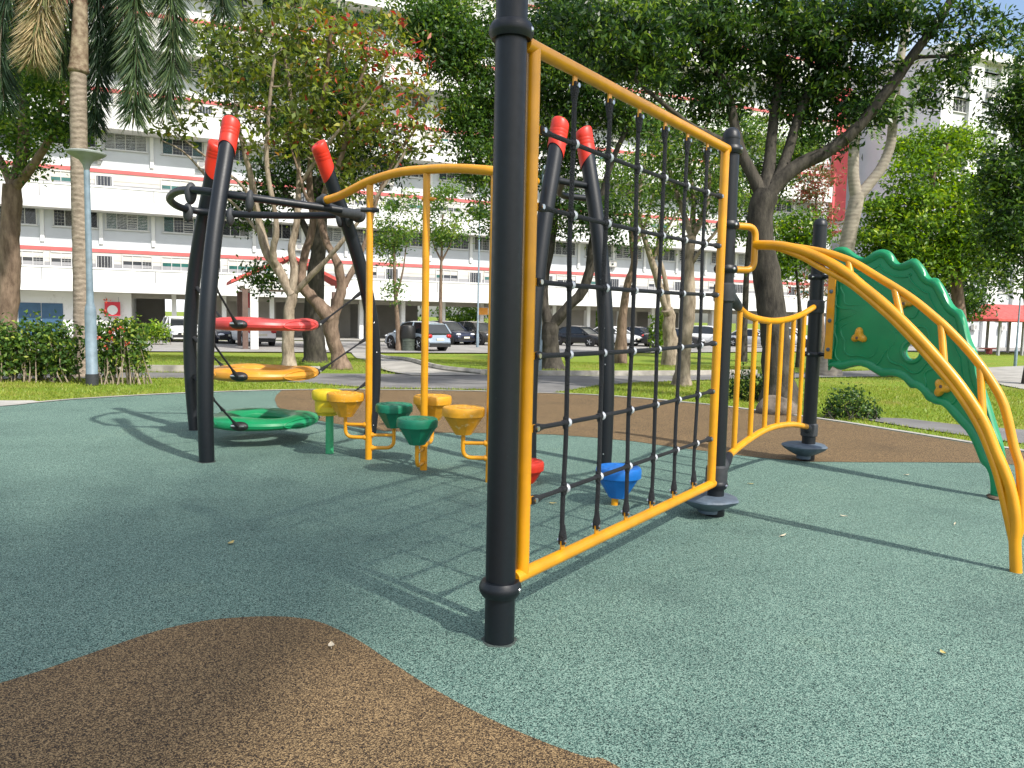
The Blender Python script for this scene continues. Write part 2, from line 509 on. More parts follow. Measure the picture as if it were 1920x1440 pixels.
def tag(o, label=None, cat=None, group=None, kind=None):
    if label: o['label'] = label
    if cat: o['category'] = cat
    if group: o['group'] = group
    if kind: o['kind'] = kind
    return o
def thing(name, label, cat, loc=(0, 0, 0), group=None, rotz=0.0):
    o = bpy.data.objects.new(name, None)
    o.empty_display_size = 0.2
    COL.objects.link(o)
    o.location = loc
    o.rotation_euler.z = rotz
    ORG[o.name] = np.array(loc, float)
    return tag(o, label, cat, group)
def copy_tree(o, parent=None):
    c = o.copy()
    COL.objects.link(c)
    c.parent = parent
    for ch in list(o.children):
        copy_tree(ch, c)
    return c

def spline(pts, n=8):
    """Catmull-Rom through pts"""
    pts = np.asarray(pts, float)
    if len(pts) < 3:
        t = np.linspace(0, 1, n + 1)[:, None]
        return pts[0] * (1 - t) + pts[-1] * t
    p = np.concatenate([[2 * pts[0] - pts[1]], pts, [2 * pts[-1] - pts[-2]]])
    out = []
    for i in range(1, len(p) - 2):
        for k in range(n):
            t = k / n
            out.append(0.5 * ((2 * p[i]) + (-p[i - 1] + p[i + 1]) * t + (2 * p[i - 1] - 5 * p[i] + 4 * p[i + 1] - p[i + 2]) * t * t + (-p[i - 1] + 3 * p[i] - 3 * p[i + 1] + p[i + 2]) * t ** 3))
    out.append(pts[-1])
    return np.array(out)
def fillet(pts, rad, n=6):
    """polyline with rounded corners"""
    pts = [np.asarray(p, float) for p in pts]
    out = [pts[0]]
    for i in range(1, len(pts) - 1):
        a, b2, c = pts[i - 1], pts[i], pts[i + 1]
        d1, d2 = norm(a - b2), norm(c - b2)
        q = min(rad, np.linalg.norm(a - b2) * 0.49, np.linalg.norm(c - b2) * 0.49)
        s0, s1 = b2 + d1 * q, b2 + d2 * q
        for k in range(n + 1):
            t = k / n
            out.append((1 - t) ** 2 * s0 + 2 * t * (1 - t) * b2 + t * t * s1)
    out.append(pts[-1])
    return np.array(out)

def sheet(name, poly, z, m, thick=0.0, kind='structure', zf=None):
    """a flat paved area from an outline of ground points"""
    import bmesh
    bm = bmesh.new()
    vs = [bm.verts.new((p[0], p[1], (zf(p[0], p[1]) if zf else 0) + z)) for p in poly]
    f = bm.faces.new(vs)
    if f.normal.z < 0:
        f.normal_flip()
    bm.normal_update()
    if f.normal.z < 0:
        bmesh.ops.reverse_faces(bm, faces=[f])
    bmesh.ops.triangulate(bm, faces=bm.faces[:])
    me = bpy.data.meshes.new(name)
    bm.to_mesh(me)
    bm.free()
    me.materials.append(m)
    o = bpy.data.objects.new(name, me)
    COL.objects.link(o)
    ORG[o.name] = V3(0, 0, 0)
    return tag(o, kind=kind)

# ------------------------------------------------------------------ ground
def ground():
    mb = MB()
    xs = np.concatenate([[-3000, -600, -200], np.linspace(-90, 110, 81), [220, 600, 3000]])
    ys = np.concatenate([[-300, -60], np.linspace(-12, 110, 75), [200, 600, 4000]])
    vs = [(x, y, tz(x, y) - 0.012 + (0.02 * math.sin(x * 0.7) * math.sin(y * 0.9) - 0.02 if y > 20 else 0)) for y in ys for x in xs]
    nx = len(xs)
    fs = [(j * nx + i, j * nx + i + 1, (j + 1) * nx + i + 1, (j + 1) * nx + i) for j in range(len(ys) - 1) for i in range(nx - 1)]
    mb.add(vs, fs)
    tag(mb.build('ground', M['lawn']), kind='structure')
ground()

edge_px = [(0, 763), (60, 757), (170, 748), (355, 738), (560, 732), (750, 732), (920, 735), (1120, 742), (1300, 757), (1420, 771), (1560, 790), (1660, 806), (1760, 822), (1850, 837), (1920, 848)]
edge = [G(x, y)[:2] for x, y in edge_px]
EDGE = spline([np.append(p, 0) for p in [V3(-9.6, 8.6, 0)[:2]] + edge + [V3(6.6, 7.6, 0)[:2], V3(6.4, 4.0, 0)[:2]]], 6)[:, :2]
EDGE = np.array(EDGE)
poly = [tuple(p) for p in EDGE] + [(6.6, -3), (4, -5), (-6, -5), (-11, 0), (-11, 6)]
sheet('safety_surface', poly, 0.006, M['epdm_green'])
bp_px = [(0, 1285), (75, 1262), (150, 1236), (230, 1208), (300, 1185), (380, 1168), (450, 1161), (510, 1159), (560, 1162), (600, 1170), (640, 1187), (680, 1209), (720, 1236), (800, 1288), (900, 1343), (1000, 1388), (1100, 1425), (1160, 1443)]
bpoly = [tuple(G(x, y)[:2]) for x, y in bp_px] + [(0.8, 1.9), (0.9, 1.0), (0, 0.2), (-2, 0.4), (-3.0, 1.8)]
bpoly = [tuple(p[:2]) for p in spline([np.append(np.array(p), 0) for p in bpoly], 4)]
sheet('brown_patch', bpoly, 0.010, M['epdm_brown'])
b2_low = [(535, 774), (570, 784), (610, 792), (660, 801), (720, 809), (800, 812), (880, 813), (960, 814), (1040, 816), (1120, 822), (1190, 829), (1260, 839), (1370, 853), (1440, 861), (1520, 867), (1620, 868), (1720, 868), (1850, 869), (1925, 874)]
b2_left = [(520, 738), (515, 748), (517, 760)]
inner = [tuple(p) for p in EDGE]
# follow the rim between the patch's two ends, a hand's breadth inside it
i0 = int(np.argmin(np.abs(EDGE[:, 0] - G(530, 733)[0]) + np.abs(EDGE[:, 1] - G(530, 733)[1])))
rim = [tuple(p - 0.05 * norm(p - np.array([-0.5, 7.0]))) for p in EDGE[i0:]]
patch = [tuple(G(x, y)[:2]) for x, y in [(518, 742), (515, 750), (520, 763)] + b2_low] + [(6.35, 8.1)]
rimcut = [p for p in rim if p[1] > 8.2 or p[0] < 3]
sheet('brown_border_patch', patch + rimcut[::-1], 0.010, M['epdm_brown'])
# edging kerb
mb = MB()
N = len(EDGE)
cen = np.array([-0.8, 7.0])
outn = np.array([norm(p - cen) for p in EDGE])
ww = 0.13
a0, a1 = EDGE - outn * 0.0, EDGE + outn * ww
vs = [(*p, 0.015) for p in a0] + [(*p, 0.015) for p in a1] + [(*p, -0.05) for p in a1]
fs = []
for i in range(N - 1):
    fs.append((i, i + 1, N + i + 1, N + i)); fs.append((N + i, N + i + 1, 2 * N + i + 1, 2 * N + i))
mb.add(vs, fs)
tag(mb.build('edging_kerb', M['concrete']), kind='structure')

far_px = [(-120, 699), (190, 698), (354, 699), (560, 700), (700, 701), (830, 702), (960, 704), (1100, 705), (1300, 704), (1500, 699), (1650, 694), (1760, 692)]
near_px = [(1760, 703), (1650, 706), (1500, 708), (1400, 710), (1300, 713), (1200, 717), (1120, 723), (1060, 733), (1000, 741), (900, 730), (700, 727), (560, 717), (354, 709), (190, 709), (-120, 713)]
sheet('footpath', [tuple(G(x, y)[:2]) for x, y in far_px + near_px], 0.004, M['asphalt'])
branch = [(773, 705), (705, 687), (664, 668), (650, 651), (692, 650), (707, 667), (797, 687), (905, 704)]
mb = MB()
L = spline([TG(x, y) for x, y in branch[:4]], 6)
R = spline([TG(x, y) for x, y in branch[:3:-1]], 6)
vs = [p + V3(0, 0, 0.015) for p in L] + [p + V3(0, 0, 0.015) for p in R]
for q in vs: q[2] = tz(q[0], q[1]) + 0.02
k = len(L)
mb.add(vs, [(i, k + i, k + i + 1, i + 1) for i in range(k - 1)])
tag(mb.build('branch_path', M['concrete']), kind='structure')
# right-hand path bend
sheet('path_bend', [tuple(G(x, y)[:2]) for x, y in [(1760, 692), (1830, 690), (1960, 684), (2100, 700), (2100, 745), (1960, 738), (1880, 722), (1840, 706), (1760, 703)]], 0.004, M['concrete'])
sheet('concrete_pad', [tuple(G(x, y)[:2]) for x, y in [(-200, 754), (0, 751), (60, 751), (82, 754), (0, 762), (-200, 778)]], 0.004, M['concrete'])
# asphalt strip outside the edging on the right
sheet('side_path', [tuple(G(x, y)[:2]) for x, y in [(1590, 781), (1700, 800), (1800, 815), (1920, 832), (2050, 850), (2050, 800), (1920, 806), (1800, 797), (1700, 785)]], 0.004, M['asphalt'])
# kerbs beside the footpath
mb = MB()
for pts, hgt in ((spline([G(x, y) for x, y in [(905, 702), (960, 703.5), (1100, 704.5), (1300, 703.5), (1420, 701.5)]], 6), 0.13), (spline([G(x, y) for x, y in [(-60, 697.5), (190, 696.5), (354, 697.5), (600, 699)]], 6), 0.16)):
    d = np.gradient(pts, axis=0)
    nn = np.stack([-d[:, 1], d[:, 0], 0 * d[:, 0]], 1)
    nn /= np.linalg.norm(nn, axis=1, keepdims=True)
    k = len(pts)
    vs = np.concatenate([pts, pts + V3(0, 0, hgt), pts + V3(0, 0, hgt) + nn * 0.15, pts + nn * 0.15])
    fs = []
    for i in range(k - 1):
        for q in range(3):
            fs.append((q * k + i, q * k + i + 1, (q + 1) * k + i + 1, (q + 1) * k + i))
    fs += [(0, k, 2 * k, 3 * k), (k - 1, 4 * k - 1, 3 * k - 1, 2 * k - 1)]
    mb.add(vs, fs)
tag(mb.build('path_kerb', M['kerb']), kind='structure')
mb = MB()
pts = spline([TG(x, y) for x, y in [(707, 667), (797, 686.5), (905, 703)]], 8)
for q in pts: q[2] = tz(q[0], q[1])
mb.tube(pts + V3(0, 0, 0.06), 0.09, 6)
tag(mb.build('branch_path_kerb', M['kerb']), kind='structure')

# the blocks' common directions
FA = V3(-28.5, 54, 0)
FD = norm(V3(0.92, 0.39, 0))
FN = V3(FD[1], -FD[0], 0)
GZ = -0.45
def FP(s, d, z):
    return FA + FD * s + FN * d + V3(0, 0, z)
def s_at(px, d=0.0):
    k = (px - 960) / F
    a = FA + FN * d
    return (k * a[1] - a[0]) / (FD[0] - k * FD[1])
cp = [FP(-40, 4.5, 0), FP(110, 4.5, 0), FP(110, 19, 0), FP(55, 17, 0), FP(24, 21.5, 0), FP(-40, 18, 0)]
sheet('car_park', [tuple(p[:2]) for p in cp], GZ + 0.03, M['carpark'])
sheet('apron', [tuple(FP(s, d, 0)[:2]) for s, d in [(-40, 2.5), (110, 2.5), (110, -14), (-40, -14)]], GZ + 0.03, M['concrete'])

# ------------------------------------------------------------------ the net climber: one bolted frame
def px_post(mb, base, r, z0, z1, dome=True):
    prof = [(r, z0), (r, z1)]
    if dome:
        prof += [(r * 1.03, z1), (r * 1.05, z1 + 0.01), (r * 1.03, z1 + 0.02), (r * 0.95, z1 + 0.045), (r * 0.75, z1 + 0.07), (r * 0.4, z1 + 0.085), (0.004, z1 + 0.09)]
    mb.lathe(prof, base, 40)
def collar(post, c, r, z, toward, reach, big=1.0):
    """clamp ring on a post, with a stub towards what it holds and its bolts"""
    mb = MB()
    h = 0.030 * big
    prof = [(r * 1.002, z - h), (r + 0.014 * big, z - h), (r + 0.024 * big, z - h * 0.4), (r + 0.026 * big, z), (r + 0.024 * big, z + h * 0.4), (r + 0.014 * big, z + h), (r * 1.002, z + h)]
    mb.lathe(prof, (c[0], c[1], 0), 36)
    t = norm(np.array([toward[0], toward[1], 0]))
    side = V3(-t[1], t[0], 0)
    p0 = V3(c[0], c[1], z) + t * r
    mb.tube([p0, p0 + t * reach], 0.022 * big, 14)
    for sgn in (-1, 1):
        q = V3(c[0], c[1], z) + side * sgn * (r + 0.012) + t * 0.02
        mb.lathe([(0.011, 0), (0.011, 0.016), (0.006, 0.02)], q, 8, mi=1, axis=side * sgn - t * 0.3)
    return mb.build('collar', [M['post'], M['steel']], post)

A1 = G(936, 1203)
A2 = G(1340, 967)
A3 = G(1514, 864)
R1, R2, R3 = 0.0695, 0.064, 0.072
climber = thing('climbing_frame', 'black posts carrying a yellow framed rope net, yellow arch climber and green climbing wall', 'climbing frame', A1)
NETD = norm(A2 - A1)
# the frame's corners
LT, LB = P(999, 90, A1[1] + 0.085), P(981, 1077, A1[1] + 0.085)
RT, RB = P(1361, 278, A2[1] - 0.10), P(1332, 908, A2[1] - 0.10)
mx_, my_ = (LT[:2] + LB[:2]) / 2, (RT[:2] + RB[:2]) / 2
LT[:2] = LB[:2] = mx_
RT[:2] = RB[:2] = my_
mb = MB(); px_post(mb, A1, R1, 0, 3.35); post1 = mb.build('post', M['post'], climber)
collar(post1, A1, R1, P(936, 1101, A1[1])[2], NETD, 0.035, 1.15)
collar(post1, A1, R1, P(955, 60, A1[1])[2], NETD, 0.035, 1.15)
mb = MB(); px_post(mb, A2, R2, 0, P(1377, 262, A2[1])[2]); post2 = mb.build('post', M['post'], climber)
for (yy, dd, rc) in ((282, -NETD, 0.03), (908, -NETD, 0.03)):
    collar(post2, A2, R2, P(1370, yy, A2[1])[2], dd, rc)
mb = MB(); px_post(mb, A3, R3, 0, P(1537, 425, A3[1])[2]); post3 = mb.build('post', M['post'], climber)

# yellow frame of the net, with the lugs the ropes hang from
mb = MB()
rt = 0.0325
mb.tube([LT - NETD * 0.07, LT, RT, RT + NETD * 0.05], rt, 20)
mb.tube([LB - NETD * 0.07, LB, RB, RB + NETD * 0.05], rt, 20)
mb.tube([LB, LT], rt * 0.98, 20)
mb.tube([RB, RT], rt * 0.98, 20)
NH, NV = 7, 7
def netpt(u, v):
    return (LT * (1 - u) + RT * u) * (1 - v) + (LB * (1 - u) + RB * u) * v
UPZ = V3(0, 0, 1)
nrm = np.cross(NETD, UPZ)
def lug(mb, p, d):
    """welded eye plate from the tube at p pointing along d"""
    side = np.cross(d, nrm)
    ax = np.array([d, side, nrm])
    mb.box(p + d * 0.05, (0.06, 0.035, 0.008), axes=ax)
    mb.lathe([(0.019, -0.004), (0.019, 0.004)], p + d * 0.078, 14, axis=nrm)
for i in range(1, NV):
    lug(mb, netpt(i / NV, 0), -UPZ); lug(mb, netpt(i / NV, 1), UPZ)
for j in range(1, NH):
    lug(mb, netpt(0, j / NH), NETD); lug(mb, netpt(1, j / NH), -NETD)
nframe = mb.build('net_frame', M['yellow'], climber)
def rope(a, b2, d, mids, sag=0.0, wob=0.0):
    ph = random.uniform(0, 6.28)
    mb = MB()
    p0, p1 = a + d * 0.085, b2 - d * 0.085
    pts = []
    for k in range(25):
        t = k / 24
        pts.append(p0 * (1 - t) + p1 * t + V3(0, 0, -sag * 4 * t * (1 - t)) + nrm * wob * math.sin(t * 9 + ph) + NETD * (0.003 * math.sin(t * 21 + ph * 2) if abs(d[2]) > 0.5 else 0))
    mb.tube(pts, 0.0122, 8)
    for (q, dd) in ((p0, d), (p1, -d)):
        mb.tube([q - dd * 0.005, q + dd * 0.022, q + dd * 0.045, q + dd * 0.075], [0.021, 0.021, 0.016, 0.0125], 12)
        mb.lathe([(0.012, -0.026), (0.012, -0.019), (0.009, 0.0), (0.012, 0.019), (0.012, 0.026)], q - dd * 0.008, 10, mi=1, axis=nrm)
        mb.box(q - dd * 0.006 + nrm * 0.0105, (0.04, 0.036, 0.009), axes=np.array([dd, np.cross(dd, nrm), nrm]))
        mb.box(q - dd * 0.006 - nrm * 0.0105, (0.04, 0.036, 0.009), axes=np.array([dd, np.cross(dd, nrm), nrm]))
    return mb.build('rope', [M['rope'], M['steel']], nframe)
for i in range(1, NV):
    rope(netpt(i / NV, 0), netpt(i / NV, 1), -UPZ, None, 0, 0.004)
sags = {1: 0.012, 2: 0.012, 3: 0.008, 4: 0.012, 5: 0.01, 6: -0.004}
for j in range(1, NH):
    rope(netpt(0, j / NH) + nrm * 0.0, netpt(1, j / NH), NETD, None, sags[j])
mb = MB()
ax = np.array([NETD, UPZ, nrm])
mb.tube([-NETD * 0.030, -NETD * 0.012, NETD * 0.012, NETD * 0.030], [0.015, 0.018, 0.018, 0.015], 12, mi=1)
mb.ball((0, 0, 0), (0.019, 0.0195, 0.0195), 14, 8, mi=1, axes=ax)
mb.tube([NETD * 0.006, NETD * 0.013, NETD * 0.024, NETD * 0.028], [0.0195, 0.024, 0.0235, 0.0195], 16, mi=0)
mb.tube([-UPZ * 0.030, UPZ * 0.030], [0.0145, 0.0145], 12, mi=1)
proto = None
for i in range(1, NV):
    for j in range(1, NH):
        t = i / NV
        p = netpt(t, j / NH) + V3(0, 0, -sags[j] * 4 * t * (1 - t))
        if proto is None:
            proto = mb.build('rope_connector', [M['alu'], M['rope']], nframe, world=False)
            o = proto
        else:
            o = proto.copy(); COL.objects.link(o); o.parent = nframe
        o.location = Vector(p - ORG['climbing_frame'])
        o.scale = Vector([random.uniform(0.96, 1.05)] * 3)

# barrier between the second and third post
BD = norm(A3 - A2)
def bar_pts(pxs, off=0.0):
    return [PV(x, y, A2, A3) for x, y in pxs]
top = spline(bar_pts([(1384, 576), (1398, 589), (1420, 598), (1450, 602), (1480, 598), (1504, 589), (1526, 576)]), 6)
bot = spline(bar_pts([(1366, 854), (1385, 838), (1410, 820), (1437, 805), (1462, 798), (1488, 796), (1512, 800)]), 6)
mb = MB()
mb.tube(top, 0.030, 14); mb.tube(bot, 0.030, 14)
barrier = mb.build('barrier_rail', M['yellow'], climber)
def at_s(curve, sv):
    ss = [(p - A2) @ BD for p in curve]
    return np.array([np.interp(sv, ss, curve[:, k]) for k in range(3)])
s0, s1 = (PV(1387, 600, A2, A3) - A2) @ BD, (PV(1508, 600, A2, A3) - A2) @ BD
for k in range(6):
    sv = s0 + (s1 - s0) * k / 5
    mb = MB()
    mb.tube([at_s(bot, sv), at_s(top, sv)], 0.0225, 12)
    mb.build('bar', M['yellow'], barrier)
def clamp_shell(c, a, b2, r, parent):
    """rubbery elbow clamp: hugs the post and swallows the rail's end"""
    mb = MB()
    mb.lathe([(r * 1.01, -0.075), (r + 0.016, -0.06), (r + 0.02, 0.0), (r + 0.016, 0.06), (r * 1.01, 0.075)], (c[0], c[1], a[2]), 24)
    d = b2 - a
    mb.tube([a, a + d * 0.35, a + d * 0.8, b2, b2 + d * 0.02], [0.052, 0.05, 0.043, 0.034, 0.03], 14)
    mb.ball(a, (0.055, 0.055, 0.065), 14, 8)
    mb.build('clamp', M['rubber'], parent)
clamp_shell(A2, A2 * V3(1, 1, 0) + V3(0, 0, top[0][2] + 0.10) + BD * 0.055, top[0] + BD * 0.01, R2, post2)
clamp_shell(A2, A2 * V3(1, 1, 0) + V3(0, 0, bot[0][2] - 0.11) + BD * 0.055, bot[0] + BD * 0.01, R2, post2)
clamp_shell(A3, A3 * V3(1, 1, 0) + V3(0, 0, top[-1][2] + 0.005) - BD * 0.03, top[-1] - BD * 0.005, R3, post3)
clamp_shell(A3, A3 * V3(1, 1, 0) + V3(0, 0, bot[-1][2] - 0.05) - BD * 0.03, bot[-1] - BD * 0.005, R3, post3)

# stepping discs at the feet of the posts
def disc(c, rr, ztop, off):
    mb = MB()
    wob = lambda a, h: 0.03 * np.sin(a * 5 + h * 30) + 0.02 * np.sin(a * 9 + 1)
    z = ztop
    mb.lathe([(0.075, 0.03), (0.08, z * 0.35), (rr * 0.62, z * 0.52), (rr * 0.9, z * 0.76), (rr, z * 0.92), (rr * 0.97, z * 1.0), (rr * 0.86, z * 1.05), (0.06, z * 1.06)], (c[0] + off[0], c[1] + off[1], 0), 40, wob=wob)
    mb.lathe([(0.072, 0), (0.074, 0.05), (0.066, 0.06), (0.066, 0.09)], (c[0], c[1], 0), 30, mi=1)
    mb.build('stepping_disc', [M['disc'], M['post']], climber)
disc(A2, 0.222, 0.155, (-0.055, -0.02))
disc(A3, 0.235, 0.185, (-0.05, -0.02))

def foot_ring(c, r, parent):
    mb = MB()
    mb.lathe([(r + 0.013, 0.006), (r + 0.011, 0.009), (r + 0.003, 0.010), (r - 0.005, 0.010)], (c[0], c[1], 0), 36, wob=lambda a, h: 0.05 * np.sin(a * 5 + c[0]) + 0.03 * np.sin(a * 11))
    mb.build('foot_ring', M['grime'], parent)
foot_ring(A1, R1, post1)
# grab handle on the second post and the arch climber welded to it
HD = norm(G(1905, 1073) - A2)
HD = norm(V3(0.95, 0.30, 0))
hz = [P(1400, 424, A2[1] + 0.03)[2], P(1400, 506, A2[1] + 0.03)[2]]
hp0 = V3(A2[0], A2[1], hz[0]) + HD * 0.09
hp1 = V3(A2[0], A2[1], hz[1]) + HD * 0.09
reach = 0.158
mb = MB()
mb.tube(fillet([hp0, hp0 + HD * reach, hp1 + HD * reach, hp1], 0.09, 8), 0.026, 16)
handle = mb.build('grab_handle', M['yellow'], climber)
collar(post2, A2, R2, hz[0], HD, 0.06, 0.95)
collar(post2, A2, R2, hz[1], HD, 0.06, 0.95)
E0 = hp0 + HD * reach
E1 = G(1905, 1074)
def arc_pts(pxs):
    return np.array([PV(x, y, E0, E1) for x, y in pxs])
AN = norm(np.cross(norm(E1 * V3(1, 1, 0) - E0 * V3(1, 1, 0)), UPZ))
if AN[1] < 0: AN = -AN
main = spline(np.concatenate([[E0 * V3(1, 1, 0) + V3(0, 0, PV(1418, 459, E0, E1)[2])], arc_pts([(1450, 460), (1480, 464), (1515, 474), (1555, 492), (1590, 514), (1615, 535), (1652, 565), (1690, 600), (1740, 652), (1790, 710), (1827, 762), (1847, 797), (1866, 845), (1881, 878), (1891, 905), (1900, 940), (1905, 980), (1903, 1017)])]), 5)
upper = spline(arc_pts([(1462, 460), (1500, 465), (1544, 473), (1570, 481), (1598, 493), (1640, 519), (1677, 542), (1710, 565), (1740, 590), (1770, 617), (1815, 665), (1852, 715), (1877, 762), (1896, 839), (1908, 876), (1912, 914), (1914, 951), (1911, 989), (1903, 1017)]), 5)
tu = np.linspace(0, 1, len(upper))
upper = upper + AN * (0.08 * np.sin(tu * math.pi))[:, None]
mb = MB()
tm = np.linspace(0, 1, len(main))
mb.tube(main, np.interp(tm, [0, 0.1, 0.9, 1], [0.036, 0.036, 0.033, 0.033]), 16)
mb.tube(upper, 0.0275, 14)
lower = spline(arc_pts([(1452, 464), (1478, 472), (1511, 486), (1533, 499), (1567, 517), (1600, 537), (1645, 574), (1685, 611), (1735, 664), (1783, 720), (1818, 770), (1840, 810), (1857, 852), (1868, 885), (1876, 915), (1884, 950), (1891, 982), (1899, 1020)]), 5)
tl = np.linspace(0, 1, len(lower))
lower = lower - AN * (0.015 * np.sin(tl * math.pi))[:, None]
mb.tube(lower, 0.021, 12)
mb.tube([main[-2], V3(main[-1][0], main[-1][1], main[-1][2]), E1 + V3(0, 0, 0.25) * 0 + (main[-1] - E1) * 0.3, E1], 0.034, 18)
arch = mb.build('arch_rails', M['yellow'], climber)
def curve_at_px(curve, x):
    d = [abs(project(p)[0] - x) for p in curve]
    return curve[int(np.argmin(d))]
def project(p):
    q = np.asarray(p) - CAM
    z = q @ FWD
    return (960 + F * (q @ RGT) / z, 720 - F * (q @ UPV) / z)
for xa, xb in ((1590, 1597), (1680, 1687), (1765, 1772), (1839, 1842), (1902, 1888)):
    mb = MB()
    mb.tube([curve_at_px(main, xb), curve_at_px(upper, xa)], 0.022, 12)
    mb.build('rung', M['yellow'], arch)
def gusset(ta, tb):
    mb = MB()
    ka = [int(t * (len(main) - 1)) for t in np.linspace(ta, tb, 12)]
    pa = [main[k] for k in ka]
    pb = [upper[int(np.argmin(np.linalg.norm(upper - p, axis=1)))] for p in pa]
    vs = [p - AN * 0.006 for p in pa] + [p - AN * 0.006 for p in pb] + [p + AN * 0.006 for p in pa] + [p + AN * 0.006 for p in pb]
    k = 12
    fs = [(i, i + 1, k + i + 1, k + i) for i in range(k - 1)] + [(2 * k + i, 3 * k + i, 3 * k + i + 1, 2 * k + i + 1) for i in range(k - 1)]
    mb.add(vs, fs)
    mb.build('end_plate', M['podgreen'], arch)
gusset(0.10, 0.27)
gusset(0.86, 0.97)

# green climbing wall from the third post down to its own foot
W1 = G(1873, 936)
WD = norm(W1 - A3)
def wall_pt(x, y):
    p = PV(x, y, A3, W1)
    return ((p - A3) @ WD, p[2])
ol_px = [(1557, 472), (1568, 466), (1582, 466), (1596, 474), (1613, 480), (1630, 473), (1647, 470), (1662, 477), (1674, 490), (1690, 489), (1706, 489), (1722, 504), (1733, 519), (1749, 527), (1766, 551), (1780, 573), (1795, 586), (1806, 612), (1815, 641), (1826, 665), (1832, 700), (1845, 735), (1859, 775), (1869, 805), (1880, 840), (1884, 872), (1891, 905), (1892, 936),
         (1859, 937), (1858, 905), (1851, 880), (1838, 868), (1826, 842), (1812, 815), (1796, 798), (1780, 782), (1762, 763), (1745, 758), (1728, 748), (1712, 730), (1697, 727), (1680, 710), (1660, 706), (1644, 706), (1628, 697), (1610, 687), (1590, 689), (1572, 693), (1556, 685), (1551, 678)]
ol = np.array([wall_pt(x, y) for x, y in ol_px])
_ar = np.roll(ol, 1, 0) + np.roll(ol, -1, 0) - 2 * ol
ol[1:25] -= 0.35 * _ar[1:25]
ol[29:-2] -= 0.05 * _ar[29:-2]
olc = spline(np.concatenate([np.c_[ol, np.zeros(len(ol))], [[*ol[0], 0]]]), 3)[:-1, :2]
# shapely-free inset of the outline
def inset(c, d):
    t = np.roll(c, -1, 0) - np.roll(c, 1, 0)
    t /= np.maximum(np.linalg.norm(t, axis=1, keepdims=True), 1e-9)
    area = np.sum(c[:, 0] * np.roll(c[:, 1], -1) - np.roll(c[:, 0], -1) * c[:, 1])
    nn = np.stack([-t[:, 1], t[:, 0]], 1) * (1 if area > 0 else -1)
    q = c + nn * d
    for _ in range(3):
        q = 0.25 * np.roll(q, 1, 0) + 0.5 * q + 0.25 * np.roll(q, -1, 0)
    return q
WN = norm(np.cross(WD, UPZ))
if WN[1] > 0: WN = -WN          # the face towards the camera
ALL = ORG['climbing_frame']
def wall3(c, off):
    # the panel bellies away from its chord as it comes down
    c = np.asarray(c)
    bel = 0.10 * np.sin(np.clip(c[:, 0] / 2.0, 0, 1) * math.pi)
    return A3 * V3(1, 1, 0) + c[:, :1] * WD + c[:, 1:2] * UPZ + (off - bel)[:, None] * WN
